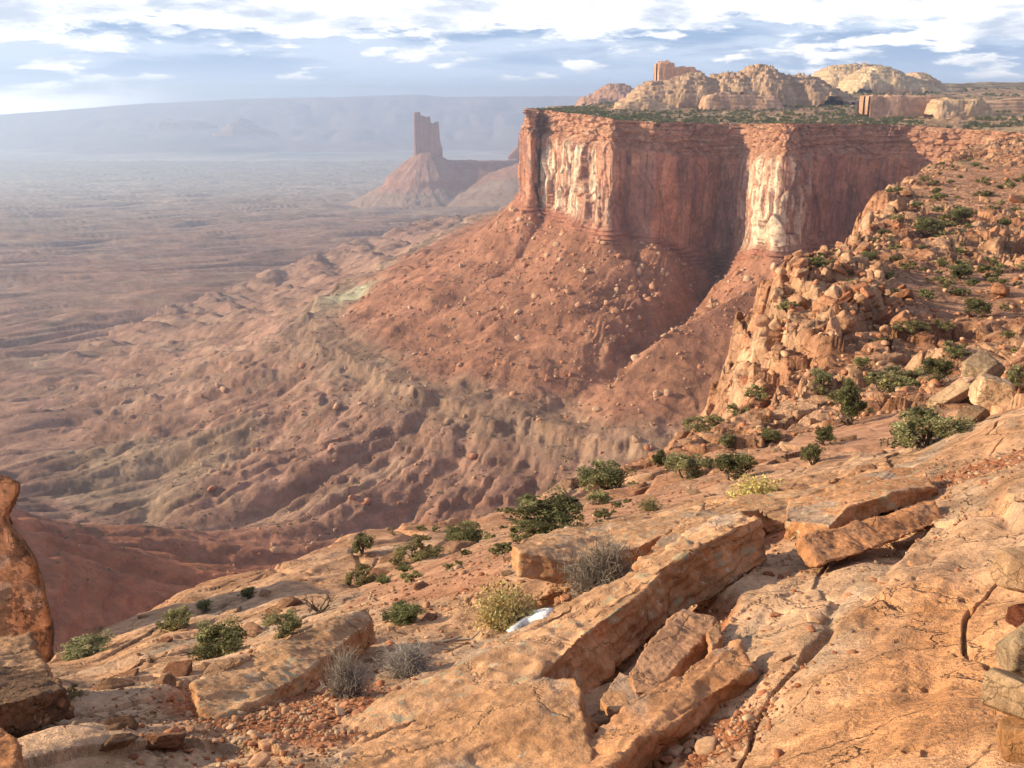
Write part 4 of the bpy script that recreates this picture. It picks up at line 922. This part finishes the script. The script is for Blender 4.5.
# mesa top trees : one small mesh each
MT = []
for i in range(4):
    rr = np.random.default_rng(980+i); cs = rr.normal(size=(9, 3))*[.30,.30,.14]+[0, 0, .45]; V, Fq, c = leaves(rr, cs, np.full(9, .27), 14, .22, (.115,.12,.045), vs=.2); MT.append((V, Fq, c))
MTm = [mesh_np('juniper_tree', v, f, c, False) for v, f, c in MT]
n = 5200; uu = r.uniform(.02, .56, n); yy = np.exp(r.uniform(math.log(930), math.log(2600), n)); xx = uu*yy; ok = inside(POLY, xx, yy); dc, _ = polyline_dist(CLIFF, xx, yy)
dens = fbm2(xx/70, yy/110, 3, 19); ok &= (dc > 9) & (dens > -.22+.3*(uu > .40)); xx, yy = xx[ok], yy[ok]; zz = plateau_T(xx/yy, yy)*yy-2.2
sz = r.uniform(2.2, 5.5, len(xx)); o = np.argsort(-sz/yy)
for i in o[:280]:
    ob = link('juniper_tree', MTm[i % 4], m_leaf, loc=(xx[i], yy[i], zz[i]), scale=(sz[i],)*3, rot=(0, 0, r.uniform(0, 6))); tag(ob, 'dark green juniper dotting the mesa top behind the cliff rim', 'tree', 'junipers dotting the mesa top')
VV = []; FF = []; CC = []; off = 0
for i in o[280:3200]:
    v, f, c = MT[i % 4]; v = v*sz[i]+np.array([xx[i], yy[i], zz[i]]); VV.append(v); FF.append(f+off); CC.append(c); off += len(v)
tag(link('scrub', mesh_np('scrub', np.vstack(VV), np.vstack(FF), np.vstack(CC), False), m_leaf), kind='stuff')

# brushes of thin stems
def brush_meshes(seed, n, size, stem_col, tip_col, droop=.2, rad=.004, up=.9, sub=3, tip=0, wild=.35):
    r = np.random.default_rng(seed); paths = []; tips = []
    for k in range(n):
        a = r.uniform(0, 6.28); e = r.uniform(.15, 1.5); d = np.array([math.cos(a)*math.cos(e), math.sin(a)*math.cos(e), math.sin(e)*up]); p = [np.array([r.normal()*.06, r.normal()*.06, -.02])]; L_ = r.uniform(.55, 1)
        for i in range(4): d = d+r.normal(size=3)*wild*.5; d /= np.linalg.norm(d); p.append(p[-1]+d*L_*.25*.55)
        paths.append((p, np.linspace(rad*1.6, rad*.7, 5)))
        for j in range(sub):
            i = r.integers(1, 5); q = [p[i]]; dd = d+r.normal(size=3)*.7
            for _ in range(3): dd = dd+r.normal(size=3)*wild; dd /= np.linalg.norm(dd); q.append(q[-1]+dd*L_*.085)
            paths.append((q, np.linspace(rad, rad*.4, 4))); tips.append(q[-1])
    V, Fq = tubes(paths, 3); c = np.tile(np.array(stem_col), (len(V), 1))*(1+.3*fbm3(V[:, 0]*9, V[:, 1]*9, V[:, 2]*9, 2))[:, None]
    sm = mesh_np('stems', V, Fq, np.clip(c, .02, .8)); fm = None
    if tip:
        V, Fq, c = leaves(r, tips, np.full(len(tips), .05), tip, .045, tip_col, vs=.2); fm = mesh_np('leaves', V, Fq, c, False)
    return sm, fm
def put_brush(px, py, w, h, lab, cat, name, seed, n, stem, tipc, tip, rad=.004, sub=4, wild=.35):
    g = ground_at(px, py); D = g[1]; W = w*D/1000; H = h*D/1000; sm, fm = brush_meshes(seed, n, 1, stem, tipc, rad=rad, sub=sub, tip=tip, wild=wild)
    root = bpy.data.objects.new(name, None); C.objects.link(root); root.location = g; root.scale = (W/1.05, W/1.05, H/.62)
    link('stems', sm, m_twig, parent=root)
    if fm: link('leaves', fm, m_twig, parent=root)
    tag(root, lab, cat)
GS = (.30,.25,.21)
put_brush(603,592,92,66,'large bare grey brush growing behind the longest slab', 'bush', 'dead_brush', 1, 330, GS, GS, 0, .0045, 6, .5)
put_brush(347,696,60,66,'wispy bare grey brush at the right end of the lichen crusted slab', 'bush', 'dead_brush', 2, 230, (.32,.28,.25), GS, 0, .0045, 6, .5)
put_brush(408,674,72,42,'low dense silver brush between the lichen slab and the yellow bush', 'bush', 'dead_brush', 3, 300, (.33,.29,.27), GS, 0, .0045, 6, .5)
put_brush(505,624,66,46,'larger yellow rabbitbrush beside the snow patch', 'bush', 'yellow_brush', 4, 300, (.46,.36,.20), (.60,.42,.16), 2, .0035, 5)
put_brush(756,505,54,32,'smaller bright yellow rabbitbrush above the overhanging slab', 'bush', 'yellow_brush', 5, 260, (.46,.36,.20), (.68,.46,.15), 2, .0035, 5)
put_brush(650,510,30,14,'dull olive brush on pink soil above the low blocky slab', 'bush', 'dry_brush', 6, 160, (.22,.18,.10), (.24,.21,.09), 2)
put_brush(152,663,22,14,'tangled dead twigs beside the pale ledges at the lower left', 'bush', 'dead_brush', 8, 80, (.16,.12,.10), GS, 0)
# dead tree
g = ground_at(319, 612); H = 46*g[1]/1000; rr = np.random.default_rng(3); br = []
for a_, l_ in [((.25, 0, 1), .75), ((-.5, .1, .9), .6), ((.9, .2, .5), .6), ((-.9, 0, .4), .5)]: branchy(rr, (0, 0, -.03), a_, l_*.6, .035, 4, .55, br, 5, .3)
V, Fq = tubes(br, 5); tr = bpy.data.objects.new('dead_tree', None); C.objects.link(tr); tr.location = g; tr.scale = (H*.85, H*.85, H*.95)
link('branches', mesh_np('branches', V, Fq, np.tile(np.array([.12,.085,.065]), (len(V), 1))), m_twig, parent=tr); tag(tr, 'dead leafless twisted tree on the rim among small junipers', 'dead tree')
# fallen branch
g = ground_at(455, 643); s = g[1]/1000; br = [([(-.0, 0, .01), (18*s, 0, .02), (25*s, .02, 8*s), (30*s, .02, 13*s)], [.014, .012, .009, .005]), ([(-18*s, -.05, .01), (0, 0, .02), (8*s, .05, .02)], [.012, .012, .008]), ([(18*s, 0, .02), (30*s, -.1, .01)], [.009, .004])]
V, Fq = tubes(br, 6); tag(link('fallen_branch', mesh_np('fallen_branch', V, Fq, np.tile(np.array([.30,.24,.20]), (len(V), 1))), m_twig, loc=g-np.array([0,0,-.02])), 'bleached fallen branch on the soil right of the silver brush', 'branch')
# snow
m_snow, nt_, b_ = mat_new('snow'); b_.inputs['Base Color'].default_value = (.80,.82,.86,1); b_.inputs['Roughness'].default_value = .7; b_.inputs['Subsurface Weight'].default_value = .0
tn_ = N(nt_, 'ShaderNodeTexNoise', Scale=40., Detail=6.); bp_ = N(nt_, 'ShaderNodeBump', Strength=.7, Distance=.01); nt_.links.new(tn_.outputs['Fac'], bp_.inputs['Height'])
td_ = N(nt_, 'ShaderNodeTexNoise', Scale=14., Detail=8., Roughness=.7); rd_ = N(nt_, 'ShaderNodeValToRGB'); rd_.color_ramp.elements[0].position = .34; rd_.color_ramp.elements[0].color = (.42,.27,.19,1); rd_.color_ramp.elements[1].position = .46; rd_.color_ramp.elements[1].color = (.80,.81,.84,1); nt_.links.new(td_.outputs['Fac'], rd_.inputs[0]); nt_.links.new(rd_.outputs[0], b_.inputs['Base Color']); nt_.links.new(bp_.outputs[0], b_.inputs['Normal'])
def snow(outline, lab):
    pts = [ground_at(a, b) for a, b in outline]; cen = np.mean(pts, 0); n = len(pts); rings = 6; V = [cen+[0, 0, .05]]; 
    V = []; 
    for k in range(rings+1):
        f = k/rings
        for p in pts:
            q = cen+(p-cen)*f*(1+.16*math.sin(p[0]*61)*f); V.append([q[0], q[1], q[2]])
    V = np.array(V); f = np.repeat(np.arange(rings+1)/rings, n); V[:, 2] = nz(V[:, 0], V[:, 1])*.5+V[:, 2]*.5+.055*(1-f**3)-.015*(f > .99)+.01*perlin2(V[:, 0]*9, V[:, 1]*9)
    Fq = [(k*n+i, k*n+(i+1) % n, (k+1)*n+(i+1) % n, (k+1)*n+i) for k in range(rings) for i in range(n)]
    tag(link('snow_patch', mesh_np('snow_patch', V, np.array(Fq)), m_snow), lab, 'snow')
snow([(506,630),(515,624),(522,616),(532,611),(545,609),(556,608),(553,614),(545,620),(532,622),(522,627),(512,632)], 'small leftover patch of snow below the larger yellow rabbitbrush')

n = 2600; uu = r.uniform(-.50, .12, n); yy = r.uniform(420, 1150, n); xx = uu*yy; zz, _ = basin(xx, yy); pxx, pyy = in_view(xx, yy, zz); dn_ = fbm2(xx/40, yy/40, 3, 5)
sz = r.uniform(.8, 2.1, n); VV = []; FF = []; CC = []; off = 0
for i in range(n):
    if dn_[i] < -.1: continue
    v, f, c = MT[i % 4]; v = v*sz[i]*np.array([1, 1, .8])+np.array([xx[i], yy[i], zz[i]-.2*sz[i]]); VV.append(v); FF.append(f+off); CC.append(c*1.15); off += len(v)
tag(link('scrub', mesh_np('scrub', np.vstack(VV), np.vstack(FF), np.vstack(CC), False), m_leaf), kind='stuff')


# ------------------------------------------------------------ light, sky, haze
SUN_EL, SUN_AZ = R(20), R(-87)      # azimuth measured from +Y, negative = left
sd = Vector((math.sin(SUN_AZ)*math.cos(SUN_EL), math.cos(SUN_AZ)*math.cos(SUN_EL), math.sin(SUN_EL)))
ld = bpy.data.lights.new('sun', 'SUN'); ld.energy = 5.0; ld.angle = R(.8); ld.color = (1, .84, .54)
lo = bpy.data.objects.new('sun', ld); C.objects.link(lo); lo.rotation_euler = (-sd).to_track_quat('-Z', 'Y').to_euler()
wd = bpy.data.worlds.new('World'); bpy.context.scene.world = wd; wd.use_nodes = True; nt = wd.node_tree; L = nt.links.new
bg = nt.nodes['Background']; bg.inputs['Strength'].default_value = .10
sky = N(nt, 'ShaderNodeTexSky', sky_type='NISHITA', sun_disc=False, sun_elevation=SUN_EL, sun_rotation=SUN_AZ, altitude=1800, air_density=1., dust_density=1.5)
tc = N(nt, 'ShaderNodeTexCoord'); sp = N(nt, 'ShaderNodeSeparateXYZ'); L(tc.outputs['Generated'], sp.inputs[0])
def M(op, a, b=None, c=None, clamp=False):
    n = N(nt, 'ShaderNodeMath', operation=op, use_clamp=clamp)
    for i, v in enumerate((a, b, c)):
        if v is None: continue
        if isinstance(v, (int, float)): n.inputs[i].default_value = v
        else: L(v, n.inputs[i])
    return n.outputs[0]
az = M('ARCTAN2', sp.outputs[0], sp.outputs[1]); el = sp.outputs[2]
def wnoise(sx, sy, ox, det=8, ro=.6, dis=.3):
    c = N(nt, 'ShaderNodeCombineXYZ'); L(M('MULTIPLY', az, sx), c.inputs[0]); L(M('MULTIPLY', el, sy), c.inputs[1]); c.inputs[2].default_value = ox
    n = N(nt, 'ShaderNodeTexNoise', Scale=1., Detail=float(det), Roughness=ro, Distortion=dis); L(c.outputs[0], n.inputs['Vector']); return n.outputs['Fac']
n1 = wnoise(8, 30, 2.3, 9, .62, .1); n2 = wnoise(14, 52, 7.7, 8, .5, .1); n3 = wnoise(5, 40, 4.1, 8, .62, .1); n4 = wnoise(10, 36, 11.1, 9, .62, .1)
def mr(v, a, b, c=0., d=1., smooth=True):
    n = N(nt, 'ShaderNodeMapRange', interpolation_type='SMOOTHSTEP' if smooth else 'LINEAR'); L(v, n.inputs[0])
    for i, k in enumerate((a, b, c, d)): n.inputs[i+1].default_value = k
    return n.outputs[0]
def mixc(f, a, b):
    x = N(nt, 'ShaderNodeMix', data_type='RGBA')
    for i, v in ((0, f), (6, a), (7, b)):
        if isinstance(v, tuple): x.inputs[i].default_value = (*v, 1) if len(v) == 3 else v
        elif isinstance(v, (int, float)): x.inputs[i].default_value = v
        else: L(v, x.inputs[i])
    return x.outputs[2]
B = 10.0
grey = (.46*B, .54*B, .66*B); greyd = (.24*B, .34*B, .50*B); white = (.90*B, .89*B, .87*B); hzl = (.44*B, .55*B, .70*B)
under = mixc(mr(n3, .42, .60), greyd, grey)                     # cloud bases
band = mixc(mr(el, .0, .045), hzl, under)
hi = mr(M('ADD', el, M('MULTIPLY', M('SUBTRACT', n1, .5), .26)), .040, .060)    # bright tops above
puff = mr(n2, .57, .64)
puff = M('MULTIPLY', puff, mr(el, .008, .02))
lf = M('MULTIPLY', mr(az, -.28, -.46), mr(M('ADD', el, M('MULTIPLY', M('SUBTRACT', n1, .5), .05)), .012, -.002))
f = M('MAXIMUM', hi, puff)
topc = mixc(mr(n4, .43, .66), white, (.42*B, .48*B, .58*B)); cl = mixc(f, band, topc)
cl = mixc(lf, cl, (4.2*B, 3.9*B, 3.5*B)); high = mr(el, .09, .22)            # higher up the cloud breaks to blue sky
hb = mixc(mr(n3, .42, .60), sky.outputs[0], (.50*B, .53*B, .58*B))
L(mixc(high, cl, hb), bg.inputs['Color'])

def haze():
    bm = bmesh.new(); bmesh.ops.create_cube(bm, size=1)
    for v in bm.verts: v.co = Vector((v.co.x*70000, 12500+v.co.y*29000, -390+v.co.z*1130))
    me = bpy.data.meshes.new('haze'); bm.to_mesh(me)
    m = bpy.data.materials.new('haze_air'); m.use_nodes = True; t = m.node_tree; t.nodes.clear()
    o = t.nodes.new('ShaderNodeOutputMaterial'); v = t.nodes.new('ShaderNodeVolumePrincipled'); t.links.new(v.outputs[0], o.inputs['Volume'])
    v.inputs['Color'].default_value = (.60, .74, 1, 1); v.inputs['Density'].default_value = .95e-4; v.inputs['Anisotropy'].default_value = .55
    tag(link('haze', me, m), kind='stuff')
haze()

cam = bpy.data.cameras.new('camera'); co = bpy.data.objects.new('camera', cam); C.objects.link(co)
cam.sensor_width = 36; cam.lens = 36*F/1024; cam.clip_start = .05; cam.clip_end = 100000
co.rotation_euler = (math.pi/2-PITCH, 0, 0)
sc = bpy.context.scene; sc.camera = co
sc.view_settings.view_transform = 'Standard'; sc.view_settings.look = 'None'; sc.view_settings.exposure = .70; sc.view_settings.gamma = 1
sc.cycles.use_denoising = True; sc.cycles.volume_bounces = 1; sc.cycles.max_bounces = 5; sc.cycles.diffuse_bounces = 3
sc.cycles.use_adaptive_sampling = True; sc.cycles.adaptive_threshold = .02
